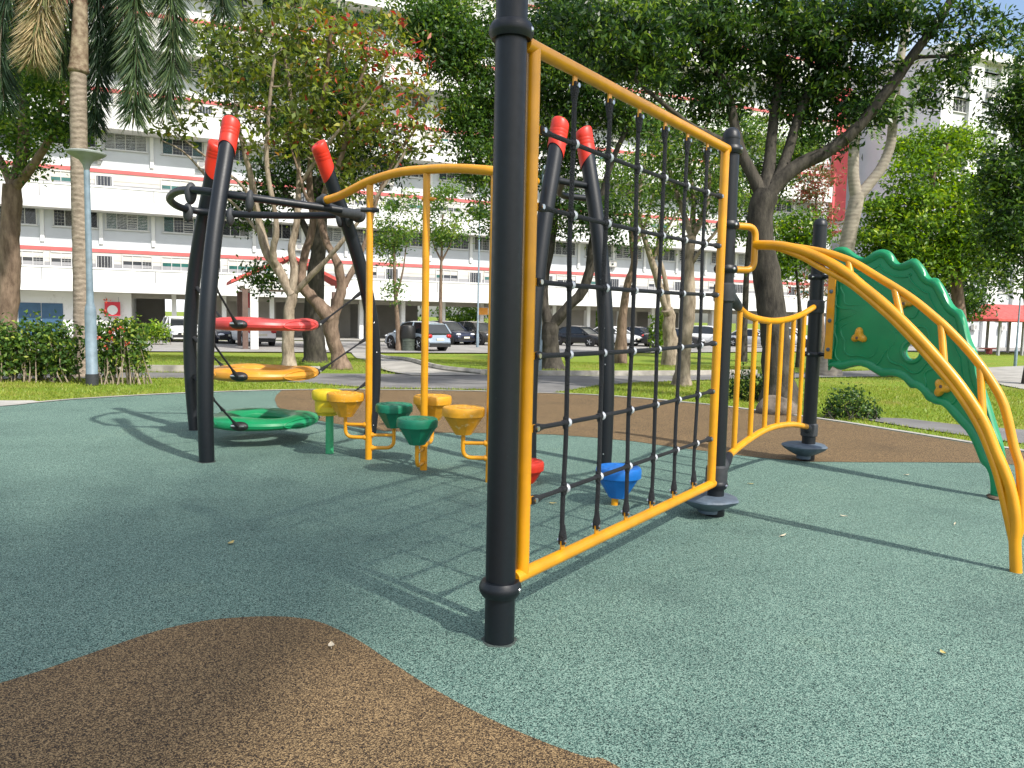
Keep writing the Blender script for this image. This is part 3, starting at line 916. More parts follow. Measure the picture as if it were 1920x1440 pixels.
def climbing_wall():
    import bmesh
    hole_c = np.array(wall_pt(1701, 659))
    a = np.linspace(0, 2 * math.pi, 28, endpoint=False)
    hr = 0.078
    hole = hole_c + np.stack([hr * np.cos(a), hr * 1.05 * np.sin(a)], 1)
    rim_in = inset(olc, 0.085)
    bm = bmesh.new()
    # flat faces, both sides
    for off, flip in ((0.020, False), (-0.030, True)):
        ring = [bm.verts.new(p) for p in wall3(rim_in, np.full(len(rim_in), off)) - ALL]
        hv = [bm.verts.new(p) for p in wall3(hole, np.full(len(hole), off)) - ALL]
        es = [bm.edges.new((ring[i], ring[(i + 1) % len(ring)])) for i in range(len(ring))]
        es += [bm.edges.new((hv[i], hv[(i + 1) % len(hv)])) for i in range(len(hv))]
        bmesh.ops.triangle_fill(bm, use_beauty=True, use_dissolve=False, edges=es)
    # rolled rim
    prof = [(0.085, 0.020), (0.078, 0.030), (0.06, 0.040), (0.035, 0.046), (0.014, 0.040), (0.002, 0.018), (0.0, -0.005), (0.004, -0.03), (0.02, -0.048), (0.05, -0.05), (0.085, -0.030)]
    rows = []
    for dd, off in prof:
        c = rim_in if dd >= 0.085 else (inset(olc, dd) if dd > 0.003 else olc)
        rows.append([bm.verts.new(p) for p in wall3(c, np.full(len(c), off)) - ALL])
    k = len(olc)
    for r_ in range(len(rows) - 1):
        for i in range(k):
            bm.faces.new((rows[r_][i], rows[r_][(i + 1) % k], rows[r_ + 1][(i + 1) % k], rows[r_ + 1][i]))
    # lip of the hole
    hp = [(1.55, 0.022), (1.42, 0.036), (1.2, 0.040), (1.02, 0.028), (0.98, 0.0), (1.0, -0.03)]
    rows = []
    for sc_, off in hp:
        c = hole_c + (hole - hole_c) * sc_
        rows.append([bm.verts.new(p) for p in wall3(c, np.full(len(c), off)) - ALL])
    for r_ in range(len(rows) - 1):
        for i in range(28):
            bm.faces.new((rows[r_][i], rows[r_][(i + 1) % 28], rows[r_ + 1][(i + 1) % 28], rows[r_ + 1][i]))
    # raised flower outlines round the holds and a groove line below the rim
    def ridge(c, wd, hgt, closed=True):
        k2 = len(c)
        t = np.roll(c, -1, 0) - np.roll(c, 1, 0)
        if not closed:
            t = np.gradient(c, axis=0)
        t /= np.maximum(np.linalg.norm(t, axis=1, keepdims=True), 1e-9)
        nn = np.stack([-t[:, 1], t[:, 0]], 1)
        rows = [[bm.verts.new(p) for p in wall3(c + nn * q * wd, np.full(k2, o2)) - ALL] for q, o2 in ((-1, 0.019), (-0.4, 0.020 + hgt), (0.4, 0.020 + hgt), (1, 0.019))]
        for r_ in range(3):
            for i in range(k2 if closed else k2 - 1):
                bm.faces.new((rows[r_][i], rows[r_][(i + 1) % k2], rows[r_ + 1][(i + 1) % k2], rows[r_ + 1][i]))
    a = np.linspace(0, 2 * math.pi, 60, endpoint=False)
    for (cx, cy, rr, ph) in ((1610, 633, 0.225, 0.4), (1610, 636, 0.315, 0.9), (1602, 545, 0.17, 0.2), (1602, 545, 0.24, 1.4), (1700, 655, 0.235, 2.2), (1762, 722, 0.2, 1.0), (1692, 570, 0.15, 0.5)):
        c0 = np.array(wall_pt(cx, cy))
        rad = rr * (1 + 0.10 * np.sin(5 * a + ph) + 0.04 * np.sin(3 * a + ph * 2))
        ridge(c0 + np.stack([rad * np.cos(a), rad * 0.9 * np.sin(a)], 1), 0.012, 0.010)
    g = inset(olc, 0.155)
    g = g[:int(len(g) * 0.42)]
    ridge(g, 0.010, 0.010, closed=False)
    bmesh.ops.recalc_face_normals(bm, faces=bm.faces[:])
    me = bpy.data.meshes.new('climbing_wall')
    bm.to_mesh(me); bm.free()
    me.materials.append(M['green'])
    me.polygons.foreach_set('use_smooth', [True] * len(me.polygons))
    me.set_sharp_from_angle(angle=math.radians(40))
    o = bpy.data.objects.new('climbing_wall', me)
    COL.objects.link(o)
    o.parent = climber
    ORG[o.name] = ALL
    return o
cwall = climbing_wall()
mb = MB()
sa_, za_ = wall_pt(1571, 474)
sb_, zb_ = wall_pt(1559, 673)
sm = (sa_ + sb_) / 2
for off in (0.036, -0.058):
    mb.box(A3 * V3(1, 1, 0) + WD * (sm - 0.02) + UPZ * (za_ + zb_) / 2 + WN * off, (0.088, 0.010, za_ - zb_), axes=np.array([WD, WN, UPZ]))
for q in np.linspace(zb_ + 0.10, za_ - 0.10, 4):
    mb.lathe([(0.022, 0), (0.020, 0.010), (0.010, 0.016)], A3 * V3(1, 1, 0) + WD * (sm - 0.02) + UPZ * q + WN * 0.041, 12, mi=1, axis=WN)
mb.build('mounting_strip', [M['yellow'], M['disc']], cwall)
collar(post3, A3, R3, P(1530, 664, A3[1])[2], WD, 0.12, 0.9)
collar(post3, A3, R3, P(1535, 520, A3[1])[2], WD, 0.12, 0.9)
def handhold(x, y, rot, sc=1.0):
    s_, z_ = wall_pt(x, y)
    bel = 0.10 * math.sin(min(max(s_ / 2.0, 0), 1) * math.pi)
    c = A3 * V3(1, 1, 0) + WD * s_ + UPZ * z_ + WN * (0.024 - bel)
    mb = MB()
    cr_, sr_ = math.cos(rot), math.sin(rot)
    U, V_ = WD * cr_ + UPZ * sr_, -WD * sr_ + UPZ * cr_
    a = np.linspace(0, 2 * math.pi, 36, endpoint=False)
    base_r = (0.068 + 0.022 * np.cos(3 * a + 1.57)) * sc
    rows = []
    for q, h in ((1.0, 0.0), (1.02, 0.02), (0.93, 0.038), (0.72, 0.052), (0.4, 0.056), (0.02, 0.05)):
        rows.append(c + (base_r * q * np.cos(a))[:, None] * U + (base_r * q * np.sin(a))[:, None] * V_ + WN * h * sc)
    vs = np.concatenate(rows)
    fs = [(r_ * 36 + i, r_ * 36 + (i + 1) % 36, (r_ + 1) * 36 + (i + 1) % 36, (r_ + 1) * 36 + i) for r_ in range(5) for i in range(36)]
    mb.add(vs, fs)
    for q in (0.045, -0.02):
        mb.lathe([(0.016, 0), (0.013, 0.002), (0.008, 0.003)], c + V_ * q * sc + WN * (0.055 if q < 0 else 0.050) * sc, 12, mi=1, axis=WN)
    mb.build('handhold', [M['podyellow'], M['timber']], cwall)
handhold(1607, 630, 0.0)
handhold(1690, 566, 0.3, 0.9)
handhold(1761, 728, 2.6)
mb = MB()
fp = A3 * V3(1, 1, 0) + WD * (np.mean([wall_pt(1876, 936)[0]]))
mb.lathe([(0.10, 0.008), (0.11, 0.018), (0.095, 0.03), (0.03, 0.032)], fp, 20, wob=lambda a, h: 0.12 * np.sin(a * 4) + 0.08 * np.sin(a * 7))
mb.build('foot_collar', M['soil'], climber)

# ------------------------------------------------------------------ the ring tower with its overhead rail and step poles
B1, B2, B3 = G(388, 867), G(366, 807), G(694, 814)          # front, rear and right-hand post of the tower
T0 = (B1 + B2 + B3) / 3
tower = thing('ring_tower', 'red capped curved black posts with three hanging rings and yellow overhead rail', 'ring climber', B1)
def curved_post(b0, ctr, tip, bulge=0.10, r=0.079):
    """post that swells outwards and then leans in to the tip"""
    out = norm((b0 - ctr) * V3(1, 1, 0))
    H = tip[2]
    pts = []
    for k in range(15):
        t = k / 14
        base = b0 + (tip - b0) * V3(1, 1, 0) * (t ** 2.2)
        p = base + out * bulge * math.sin(min(1, t * 1.15) * math.pi) * (1 - 0.2 * t)
        pts.append(V3(p[0], p[1], H * t))
    pts = np.array(pts)
    kc = 0.943
    n = len(pts)
    fine = spline(pts, 4)
    cut = int(kc * (len(fine) - 1))
    mb = MB()
    rr = np.interp(np.linspace(0, 1, cut + 1), [0, 0.4, 1], [r * 0.93, r * 1.03, r * 1.0])
    mb.tube(fine[:cut + 1], rr, 28)
    # small bolts up the inner side
    for q in (0.05, 0.30, 0.42, 0.55):
        p = fine[int(q * len(fine))]
        mb.lathe([(0.008, 0), (0.007, 0.005), (0.003, 0.007)], p - out * 0 + norm(np.cross(out, UPZ)) * r * 1.0, 8, mi=1, axis=norm(np.cross(out, UPZ)))
    o = mb.build('post', [M['post'], M['steel']], tower)
    foot_ring(b0, r * 0.93, o)
    # cap: a ribbed sleeve whose lower edge is cut on the slant
    ax = norm(fine[-1] - fine[cut - 2])
    side = norm(np.cross(ax, np.cross(out, ax)))
    Yv = np.cross(ax, side)
    L = np.linalg.norm(fine[-1] - fine[cut])
    mb = MB()
    hs = [(-0.055, 1.06), (-0.01, 1.12), (0.17 * L, 1.10), (0.34 * L, 1.12), (0.345 * L, 1.09), (0.36 * L, 1.12), (0.48 * L, 1.13), (0.485 * L, 1.10), (0.50 * L, 1.13), (0.62 * L, 1.135), (0.625 * L, 1.105), (0.64 * L, 1.135), (0.86 * L, 1.13), (0.95 * L, 1.11), (1.0 * L, 1.02), (1.03 * L, 0.85), (1.035 * L, 0.4), (1.035 * L, 0.01)]
    vs, S = [], 32
    for i, (h, q) in enumerate(hs):
        for k in range(S):
            a = 2 * math.pi * k / S
            dz = (-0.02 + 0.075 * math.cos(a)) if i == 0 else (0.03 * math.cos(a) if i == 1 else 0)
            if i >= 12: dz = 0.03 * math.cos(a) * (1 - (i - 12) * 0.1)
            vs.append(fine[cut] + ax * (h + dz) + r * 1.04 * q * (side * math.cos(a) + Yv * math.sin(a)))
    fs = [(i * S + k, i * S + (k + 1) % S, (i + 1) * S + (k + 1) % S, (i + 1) * S + k) for i in range(len(hs) - 1) for k in range(S)]
    mb.add(vs, fs)
    mb.build('cap', M['red'], o, smooth=50)
    return o, fine
tipf = P(434, 228, B1[1] + 0.52)
tipr = P(406, 268, B2[1] - 0.45)
tip3 = P(596, 270, B3[1] - 0.72)
pf, lf_ = curved_post(B1, T0, tipf, 0.055)
pr_, lr_ = curved_post(B2, T0, tipr, 0.14)
p3, l3_ = curved_post(B3, T0, tip3, 0.115)
# the second pair of posts, seen through the net
C1, C2 = G(992, 880), G(1133, 871)
CC = (C1 + C2) / 2 + V3(0, 0.3, 0)
pa, la_ = curved_post(C1, CC, P(1051, 229, C1[1] + 0.35), 0.05)
pb, lb_ = curved_post(C2, CC, P(1093, 245, C2[1] + 0.25), 0.02)
mb = MB()
zc = P(1075, 345, C1[1] + 0.2)[2]
q1 = P(1040, 338, C1[1] + 0.25); q2 = P(1112, 350, C2[1] + 0.2)
mb.tube([q1, q2], 0.036, 16)
q4 = q1 + V3(-0.1, 0.9, 0.0)
mb.tube(fillet([q1 + (q2 - q1) * 0.2, q1 + (q2 - q1) * 0.2 + V3(-0.02, 0.5, -0.06), q2 + V3(-0.02, 0.45, -0.05)], 0.3), 0.034, 14)
mb.ball(q2, (0.06, 0.05, 0.05)); mb.ball(q1, (0.06, 0.05, 0.05))
mb.build('cross_bar', M['post'], tower)

# loop of black tube round the three posts
zl = 2.70
lp_px_near = [(640, 394), (560, 383), (480, 372), (420, 364), (372, 357)]
ln = [P(x, y, Y) for (x, y), Y in zip(lp_px_near, (8.45, 8.2, 8.0, 7.95, 8.0))]
lfz = [P(x, y, Y) for (x, y), Y in zip([(366, 395), (432, 401), (520, 404), (600, 404), (655, 402)], (9.3, 9.35, 9.35, 9.3, 9.2))]
tipL = [P(335, 358, 8.25), P(318, 372, 8.6), P(334, 387, 9.0)]
loop = spline(np.array(ln + tipL + lfz), 6)
mb = MB()
mb.tube(loop, 0.041, 16)
lbar = mb.build('loop_bar', M['post'], tower)
def oval(p, axis, parent, a=0.115, b2=0.045):
    """oval rubber clamp round the tube"""
    mb = MB()
    axis = norm(axis)
    up = norm(UPZ - axis * (UPZ @ axis))
    mb.ball(p - up * 0.035, (0.046, 0.066, a), 14, 10, axes=np.array([axis, np.cross(up, axis), up]))
    mb.build('clamp', M['rubber'], parent)
for x, tgt in ((468, ln), (361, ln), (434, lfz), (352, lfz), (634, lfz), (655, lfz)):
    ii = [k for k in range(len(loop)) if (loop[k][1] < 8.6) == (tgt is ln)]
    k = min(ii, key=lambda q: abs(project(loop[q])[0] - x))
    oval(loop[k], loop[min(k + 1, len(loop) - 1)] - loop[max(k - 1, 0)], lbar)

# rings slung between the posts
def hanging_ring(px, m, ctr, rad=0.64):
    x, y = px
    c = V3(ctr[0], ctr[1], P(x, y, ctr[1])[2])
    mb = MB()
    a = np.linspace(0, 2 * math.pi, 72, endpoint=False)
    # a soft triangle of tube, thickest between the three grips
    rr = rad * (1 + 0.008 * np.cos(3 * (a - 0.2)))
    prof_n = 18
    vs = []
    for i, t in enumerate(a):
        thick = 0.105 * (1 + 0.10 * np.cos(3 * (t - 0.2)))
        for k in range(prof_n):
            b_ = 2 * math.pi * k / prof_n
            q = rr[i] - 0.17 + 0.165 * math.cos(b_)
            vs.append(c + V3(q * math.cos(t), q * math.sin(t), thick * 0.66 * math.copysign(abs(math.sin(b_)) ** 0.8, math.sin(b_)) + 0.004 * math.cos(3 * (t - 0.2))))
    fs = [(i * prof_n + k, i * prof_n + (k + 1) % prof_n, ((i + 1) % 72) * prof_n + (k + 1) % prof_n, ((i + 1) % 72) * prof_n + k) for i in range(72) for k in range(prof_n)]
    mb.add(vs, fs)
    # moulded long panels on the outer face
    for t0 in (-0.9, 1.2, 3.3):
        t = np.linspace(t0, t0 + 0.85, 24)
        top_, bot_ = [], []
        for q in t:
            f_ = math.sin((q - t0) / 0.85 * math.pi) ** 0.5
            rq = rad * (1 + 0.008 * math.cos(3 * (q - 0.2)))
            top_.append(c + V3((rq - 0.005 - 0.035 * f_ ** 2) * math.cos(q), (rq - 0.005 - 0.035 * f_ ** 2) * math.sin(q), 0.055 * f_ + 0.004 * math.cos(3 * (q - 0.2))))
            bot_.append(c + V3((rq - 0.005 - 0.03 * f_ ** 2) * math.cos(q), (rq - 0.005 - 0.03 * f_ ** 2) * math.sin(q), -0.05 * f_ + 0.004 * math.cos(3 * (q - 0.2))))
        mb.tube(np.array(top_ + bot_[::-1]), 0.006, 6, closed=True)
    ring = mb.build('hanging_ring', m, tower)
    posts = ((B1, lf_), (B2, lr_), (B3, l3_))
    for bp_, line in posts:
        d = norm((bp_ - ctr) * V3(1, 1, 0))
        g = c + d * (rad * 0.93)
        tgt_z = c[2] + 0.40
        pi = min(line, key=lambda q: abs(q[2] - tgt_z))
        pe = pi - d * 0.075
        mb = MB()
        ax_ = norm(np.cross(d, UPZ))
        mb.ball(g + d * 0.02, (0.065, 0.105, 0.052), 16, 10, axes=np.array([d, ax_, UPZ]))
        mb.lathe([(0.012, -0.075), (0.012, 0.075)], g + d * 0.075 + V3(0, 0, 0.01), 8, mi=1, axis=ax_)
        mb.build('grip', [M['black'], M['steel']], ring)
        mb = MB()
        g2 = g + d * 0.10 + V3(0, 0, 0.02)
        dd = norm(pe - g2)
        mb.tube([g2 - dd * 0.02, g2 + dd * 0.03, g2 + dd * 0.08, g2 + dd * 0.13], [0.02, 0.024, 0.018, 0.012], 10)
        mb.tube([g2, pe], 0.011, 8)
        mb.tube([pe - dd * 0.13, pe - dd * 0.05, pe], [0.014, 0.024, 0.024], 10)
        mb.build('rope', M['rope'], ring)
RC = V3(*((B1 + B2 + B3) / 3)[:2], 0) + V3(0.02, 0, 0)
hanging_ring((500, 608), M['fadedred'], RC)
hanging_ring((500, 699), M['ringyellow'], RC)
hanging_ring((500, 786), M['ringgreen'], RC)

# overhead rail and step poles
K1, K2, K3 = G(691, 862), G(794, 882), G(917, 905)
def on_rail(px, k):
    return P(px[0], px[1], k[1])
rail_pts = [P(606, 377, 8.36), P(640, 366, 8.18), P(690, 341, K1[1]), P(745, 324, 7.65), P(797, 318, K2[1]), P(855, 316, 7.15), P(917, 320, K3[1]), P(955, 326, 6.95), P(985, 334, 7.3), P(1004, 340, C1[1] + 0.10)]
rail = spline(np.array(rail_pts), 7)
mb = MB()
mb.tube(rail, 0.043, 18)
orail = mb.build('overhead_rail', M['yellow'], tower)
mb = MB()
mb.tube([rail[0] - norm(rail[3] - rail[0]) * 0.05, rail[0] + norm(rail[3] - rail[0]) * 0.06], 0.058, 16, cap=True)
mb.ball(rail[0] + V3(0.0, 0.05, 0.0), (0.06, 0.11, 0.085), 14, 8)
mb.build('clamp', M['rubber'], orail)
mb = MB()
e_ = P(662, 398, 9.0)
mb.tube([P(606, 385, 8.45), P(640, 398, 8.8), P(672, 402, 9.1)], [0.05, 0.056, 0.06], 14)
mb.ball(P(672, 404, 9.15), (0.09, 0.08, 0.085), 14, 8)
mb.build('clamp', M['rubber'], tower)

def step_pod(name, c, ztop, m, parent, r=0.193, h=0.25, sides=10):
    """moulded step: rounded rim over a faceted cone"""
    mb = MB()
    z = ztop
    mb.lathe([(0.4 * r, z - h), (0.46 * r, z - h + 0.02), (0.94 * r, z - 0.085), (0.985 * r, z - 0.085)], (c[0], c[1], 0), sides)
    mb.lathe([(0.80 * r, z - 0.088), (0.985 * r, z - 0.082), (1.0 * r, z - 0.05), (1.0 * r, z - 0.025), (0.975 * r, z - 0.008), (0.93 * r, z), (0.86 * r, z - 0.003), (0.05, z - 0.004)], (c[0], c[1], 0), 40)
    # raised studs on the tread
    for k in range(8):
        a = k * math.pi / 4
        mb.lathe([(0.022, 0), (0.020, 0.004), (0.01, 0.006)], (c[0] + 0.6 * r * math.cos(a), c[1] + 0.6 * r * math.sin(a), z - 0.004), 10)
    return mb.build(name, m, parent, smooth=28)
def step_pole(K, rail_pt, arms):
    mb = MB()
    mb.tube([K, V3(K[0], K[1], rail_pt[2] - 0.01)], 0.035, 18)
    pole = mb.build('step_pole', M['yellow'], tower)
    for (d, ln_, ztop, mname) in arms:
        d = norm(np.asarray(d, float))
        c = K + d * ln_
        m = M[mname]
        zb = ztop - 0.245
        mb = MB()
        zlo = zb - 0.22
        mb.tube(fillet([V3(c[0], c[1], zb + 0.03), V3(c[0], c[1], zlo), V3(K[0], K[1], zlo) + d * 0.02], 0.085, 7), 0.019, 14)
        mb.tube([V3(c[0], c[1], zlo + 0.135) , V3(K[0], K[1], zlo + 0.135) + d * 0.02], 0.017, 12)
        for zz in (zlo, zlo + 0.135):
            mb.lathe([(0.028, 0.022), (0.028, 0.05)], V3(K[0], K[1], zz), 14, axis=d)
        mb.build('step_arm', M['yellow'], pole)
        step_pod('step_pod', c, ztop, m, pole)
    return pole
zt = lambda px, Y: P(px[0], px[1], Y)[2]
sp1 = step_pole(K1, rail_pts[2], [((-0.97, 0.05, 0), 0.245, zt((648, 736), 7.92), 'podyellow'), ((0.97, 0.1, 0), 0.26, zt((736, 757), 7.93), 'podgreen')])
sp2 = step_pole(K2, rail_pts[4], [((-0.12, -1, 0), 0.27, zt((787, 784), 7.14), 'podgreen'), ((0.2, 1, 0), 0.27, zt((805, 741), 7.7), 'podyellow')])
sp3 = step_pole(K3, rail_pts[6], [((-0.99, -0.03, 0), 0.243, zt((866, 763), 6.9), 'podyellow'), ((1, 0.12, 0), 0.31, zt((985, 864), 6.95), 'red')])
mb = MB()
mb.tube([V3(K1[0] - 0.09, K1[1] - 0.02, P(691, 394, K1[1])[2]), V3(K1[0], K1[1], P(691, 394, K1[1])[2]), V3(K1[0] + 0.09, K1[1] - 0.01, P(691, 394, K1[1])[2])], [0.035, 0.05, 0.035], 14, flat=0.6)
mb.build('sliding_grip', M['rubber'], sp1)
mb = MB()
mb.tube([V3(K2[0] - 0.045, K2[1], P(800, 373, K2[1])[2]), V3(K2[0] + 0.075, K2[1] - 0.01, P(800, 373, K2[1])[2])], 0.018, 10)
mb.build('sliding_grip', M['yellow'], sp2)

# low blue step of its own
Q = G(1152, 948)
bs = thing('stepping_stool', 'low blue step on a short yellow post, alone behind the rope net', 'step', Q)
mb = MB(); mb.tube([Q, Q + V3(0.01, 0, 0.15)], 0.028, 16); mb.build('pedestal', M['yellow'], bs)
step_pod('seat', Q + V3(0.028, 0.02, 0), P(1158, 876, Q[1])[2], M['blue'], bs, 0.185, 0.25)
# lemon seat on a light green stem
Q = G(618, 851)
ss = thing('spinner_seat', 'lemon yellow flat topped seat on a light green stem beside the green ring', 'spinner seat', Q)
zt_ = P(612, 731, Q[1])[2]
mb = MB(); mb.lathe([(0.043, 0.0), (0.042, zt_ - 0.26)], (Q[0], Q[1], 0), 22); mb.build('stem', M['stemgreen'], ss)
mb = MB()
c_ = Q + V3(-0.03, 0.03, 0)
mb.lathe([(0.05, zt_ - 0.275), (0.105, zt_ - 0.275), (0.115, zt_ - 0.25), (0.13, zt_ - 0.24), (0.135, zt_ - 0.11), (0.155, zt_ - 0.105), (0.165, zt_ - 0.085), (0.168, zt_ - 0.03), (0.155, zt_ - 0.006), (0.13, zt_), (0.01, zt_ + 0.002)], (c_[0], c_[1], 0), 32)
mb.box(c_ + V3(0.04, -0.12, zt_ - 0.20), (0.13, 0.10, 0.05))
mb.build('seat', M['lemon'], ss)

# ------------------------------------------------------------------ lamps, poles, small street things
def lamp(px, label):
    Q = G(*px)
    t = thing('street_lamp', label, 'street lamp', Q)
    ztop = P(161, 285, Q[1])[2]
    mb = MB()
    zmid = P(168, 572, Q[1])[2]
    mb.lathe([(0.115, 0), (0.115, 0.14), (0.108, 0.15), (0.105, zmid - 0.15), (0.095, zmid - 0.05), (0.07, zmid + 0.04), (0.068, zmid + 0.10), (0.060, zmid + 0.5), (0.054, ztop - 0.6), (0.054, ztop - 0.35)], Q, 24)
    mb.build('pole', M['lampgrey'], t)
    mb = MB()
    mb.lathe([(0.118, 0.0), (0.12, 0.22), (0.109, 0.225)], Q, 24)
    mb.build('base_sleeve', M['rubber'], t)
    mb = MB()
    mb.lathe([(0.046, ztop - 0.36), (0.06, ztop - 0.30), (0.075, ztop - 0.24), (0.13, ztop - 0.16), (0.27, ztop - 0.09), (0.345, ztop - 0.045), (0.355, ztop - 0.02), (0.33, ztop), (0.2, ztop + 0.025), (0.02, ztop + 0.035)], Q, 36)
    mb.build('lamp_head', mat('lamp_head_grey', (0.27, 0.30, 0.28), 0.5, var=0.15, scale=6), t)
lamp((173, 722), 'blue grey street lamp with a round saucer head beside the palm trunk')
def thin_pole(px, top, r, label):
    Q = TG(*px)
    t = thing('slim_pole', label, 'pole', Q)
    mb = MB()
    zt2 = P(top[0], top[1], Q[1])[2]
    mb.lathe([(r * 1.5, 0), (r * 1.5, 0.9), (r, 0.95), (r * 0.7, zt2 - Q[2])], Q, 14)
    mb.build('shaft', M['lampgrey'], t)
    mb = MB()
    mb.tube([V3(Q[0], Q[1], zt2 - 0.02), V3(Q[0], Q[1], zt2 + 0.10), V3(Q[0] + 0.05, Q[1] - 0.4, zt2 + 0.16)], [r * 0.8, r * 0.8, r * 1.2], 10)
    mb.build('lamp_head', M['lampgrey'], t)
thin_pole((1010, 700), (1016, 330), 0.055, 'slim galvanised pole standing on the lawn close to the dark forked tree')
thin_pole((895, 652), (905, 300), 0.06, 'thin grey pole rising in front of the white block above the parked cars')
thin_pole((1903, 690), (1908, 560), 0.05, 'short grey pole on the grass before the red roofed shelter')

def litter_drum():
    Q = TG(765, 664)
    Q = P(765, 660, 43.0); Q[2] = tz(Q[0], Q[1])
    t = thing('litter_drum', 'tall dark litter drum on the lawn beside the silver blue hatchback', 'litter bin', Q)
    h = 1.45
    mb = MB()
    mb.lathe([(0.36, 0), (0.38, 0.04), (0.36, 0.06), (0.36, 0.3), (0.38, 0.32), (0.36, 0.34), (0.37, 0.55), (0.39, 0.57), (0.37, 0.59), (0.37, 0.75)], Q, 24)
    mb.build('drum', mat('green_grey_drum', (0.06, 0.075, 0.06), 0.5, var=0.4, scale=6), t)
    mb = MB()
    mb.lathe([(0.40, 0.72), (0.42, 0.78), (0.41, 1.3), (0.36, 1.42), (0.2, h), (0.02, h + 0.01)], Q, 24, wob=lambda a, hh: 0.04 * np.sin(3 * a + hh * 4))
    mb.build('liner', M['black'], t)
litter_drum()

# fallen leaves
def fallen_leaf(px, lab, m, L=0.055, W=0.022):
    Q = G(*px)
    a = random.random() * 6.28
    mb = MB()
    k = 9
    U, S = V3(math.cos(a), math.sin(a), 0), V3(-math.sin(a), math.cos(a), 0)
    vs = []
    for i in range(k):
        t = i / (k - 1)
        wd = W * math.sin(math.pi * t) ** 0.8 + 0.0005
        lift = 0.014 + 0.006 * (2 * t - 1) ** 2
        c = Q + U * (t - 0.5) * L + V3(0, 0, lift)
        vs += [c - S * wd * 0.5 + V3(0, 0, 0.004), c, c + S * wd * 0.5 + V3(0, 0, 0.003)]
    fs = []
    for i in range(k - 1):
        fs += [(3 * i, 3 * i + 1, 3 * i + 4, 3 * i + 3), (3 * i + 1, 3 * i + 2, 3 * i + 5, 3 * i + 4)]
    mb.add(vs, fs)
    mb.tube([Q - U * L * 0.5 + V3(0, 0, 0.02), Q - U * L * 0.68 + V3(0, 0, 0.016)], 0.0012, 4)
    o = mb.build('fallen_leaf', m)
    tag(o, lab, 'fallen leaf', 'leaves fallen on the rubber surface')
fallen_leaf((433, 1022), 'yellow leaf fallen on the open green rubber before the ring tower', M['deadleaf'], 0.07, 0.03)
fallen_leaf((621, 1216), 'pale leaf fallen on the brown rubber near its rounded tip', M['deadpale'], 0.055, 0.028)
fallen_leaf((1408, 910), 'tiny yellow leaf fallen on the green rubber below the yellow barrier', M['deadleaf'], 0.05, 0.025)
fallen_leaf((1468, 1008), 'pale curled leaf fallen in front of the grey stepping disc', M['deadpale'], 0.085, 0.022)
fallen_leaf((1581, 971), 'small white leaf fallen between the stepping disc and the arch climber', M['deadpale'], 0.045, 0.02)
fallen_leaf((1768, 1230), 'bright yellow leaf fallen alone on the foreground green rubber', M['deadleaf'], 0.04, 0.022)
fallen_leaf((1790, 986), 'thin pale twig like leaf fallen beside the leg of the arch climber', M['deadpale'], 0.08, 0.012)
fallen_leaf((1036, 947), 'yellow leaf fallen on the green rubber behind the rope net', M['deadleaf'], 0.05, 0.025)
fallen_leaf((1700, 893), 'brown leaf fallen in the shade of the climbing wall', M['deadpale'], 0.06, 0.025)

# ------------------------------------------------------------------ apartment blocks
ROTZ = math.atan2(FD[1], FD[0])
def fbox(mb, s0, s1, d0, d1, z0, z1, mi=0):
    mb.box(FP((s0 + s1) / 2, (d0 + d1) / 2, (z0 + z1) / 2), (abs(s1 - s0), abs(d1 - d0), abs(z1 - z0)), rot=ROTZ, mi=mi)
def place(o, parent, s, d, z):
    p = FP(s, d, z) - ORG[parent.name]
    o.location = Vector(p)
    o.rotation_euler.z = ROTZ
    return o
def window_mesh(wd, h, kinds, lou=None):
    """kinds: one letter a pane, g green glass, d dark, b blue, c curtain, l louvre bars, r grille"""
    mb = MB()
    n_ = len(kinds)
    fr = 0.06
    for (cx, cz, sx, sz) in ((0, h - fr / 2, wd, fr), (0, fr / 2, wd, fr), (-wd / 2 + fr / 2, h / 2, fr, h), (wd / 2 - fr / 2, h / 2, fr, h)):
        mb.box((cx, 0, cz), (sx, 0.10, sz), mi=0)
    mb.box((0, -0.06, -0.03), (wd + 0.14, 0.16, 0.06), mi=0)
    pw = (wd - 2 * fr) / n_
    for i, k in enumerate(kinds):
        x = -wd / 2 + fr + pw * (i + 0.5)
        mi = {'g': 1, 'd': 2, 'b': 3, 'c': 4, 'l': 2, 'r': 2, 'q': 1}[k]
        mb.box((x, 0.03, h / 2), (pw - 0.045, 0.02, h - 2 * fr), mi=mi)
        if i:
            mb.box((x - pw / 2, 0.0, h / 2), (0.045, 0.08, h - 2 * fr), mi=0)
        if k == 'l':
            for q in range(6):
                mb.box((x, -0.01, fr + (h - 2 * fr) * (q + 0.5) / 6), (pw - 0.06, 0.03, 0.04), mi=0)
        if k in 'rq':
            for q in range(1, 5):
                mb.box((x, -0.03, fr + (h - 2 * fr) * q / 5), (pw - 0.05, 0.010, 0.012), mi=0)
            for q in range(1, 3):
                mb.box((x - pw / 2 + pw * q / 3, -0.03, h / 2), (0.010, 0.010, h - 2 * fr), mi=0)
    return mb
GL = [M['frame'], M['glassg'], M['glassd'], M['glassb'], M['curtain']]
def variants(name, defs, wd, h):
    out = []
    for kk in defs:
        mb = window_mesh(wd, h, kk)
        me = bpy.data.meshes.new(name)
        me.from_pydata(np.concatenate(mb.v).tolist(), [], mb.f)
        for q in GL: me.materials.append(q)
        me.polygons.foreach_set('material_index', mb.mi)
        me.update()
        out.append(me)
    return out
def put(name, me, parent, s, d, z):
    o = bpy.data.objects.new(name, me)
    COL.objects.link(o)
    o.parent = parent
    ORG[o.name] = ORG[parent.name]
    return place(o, parent, s, d, z)

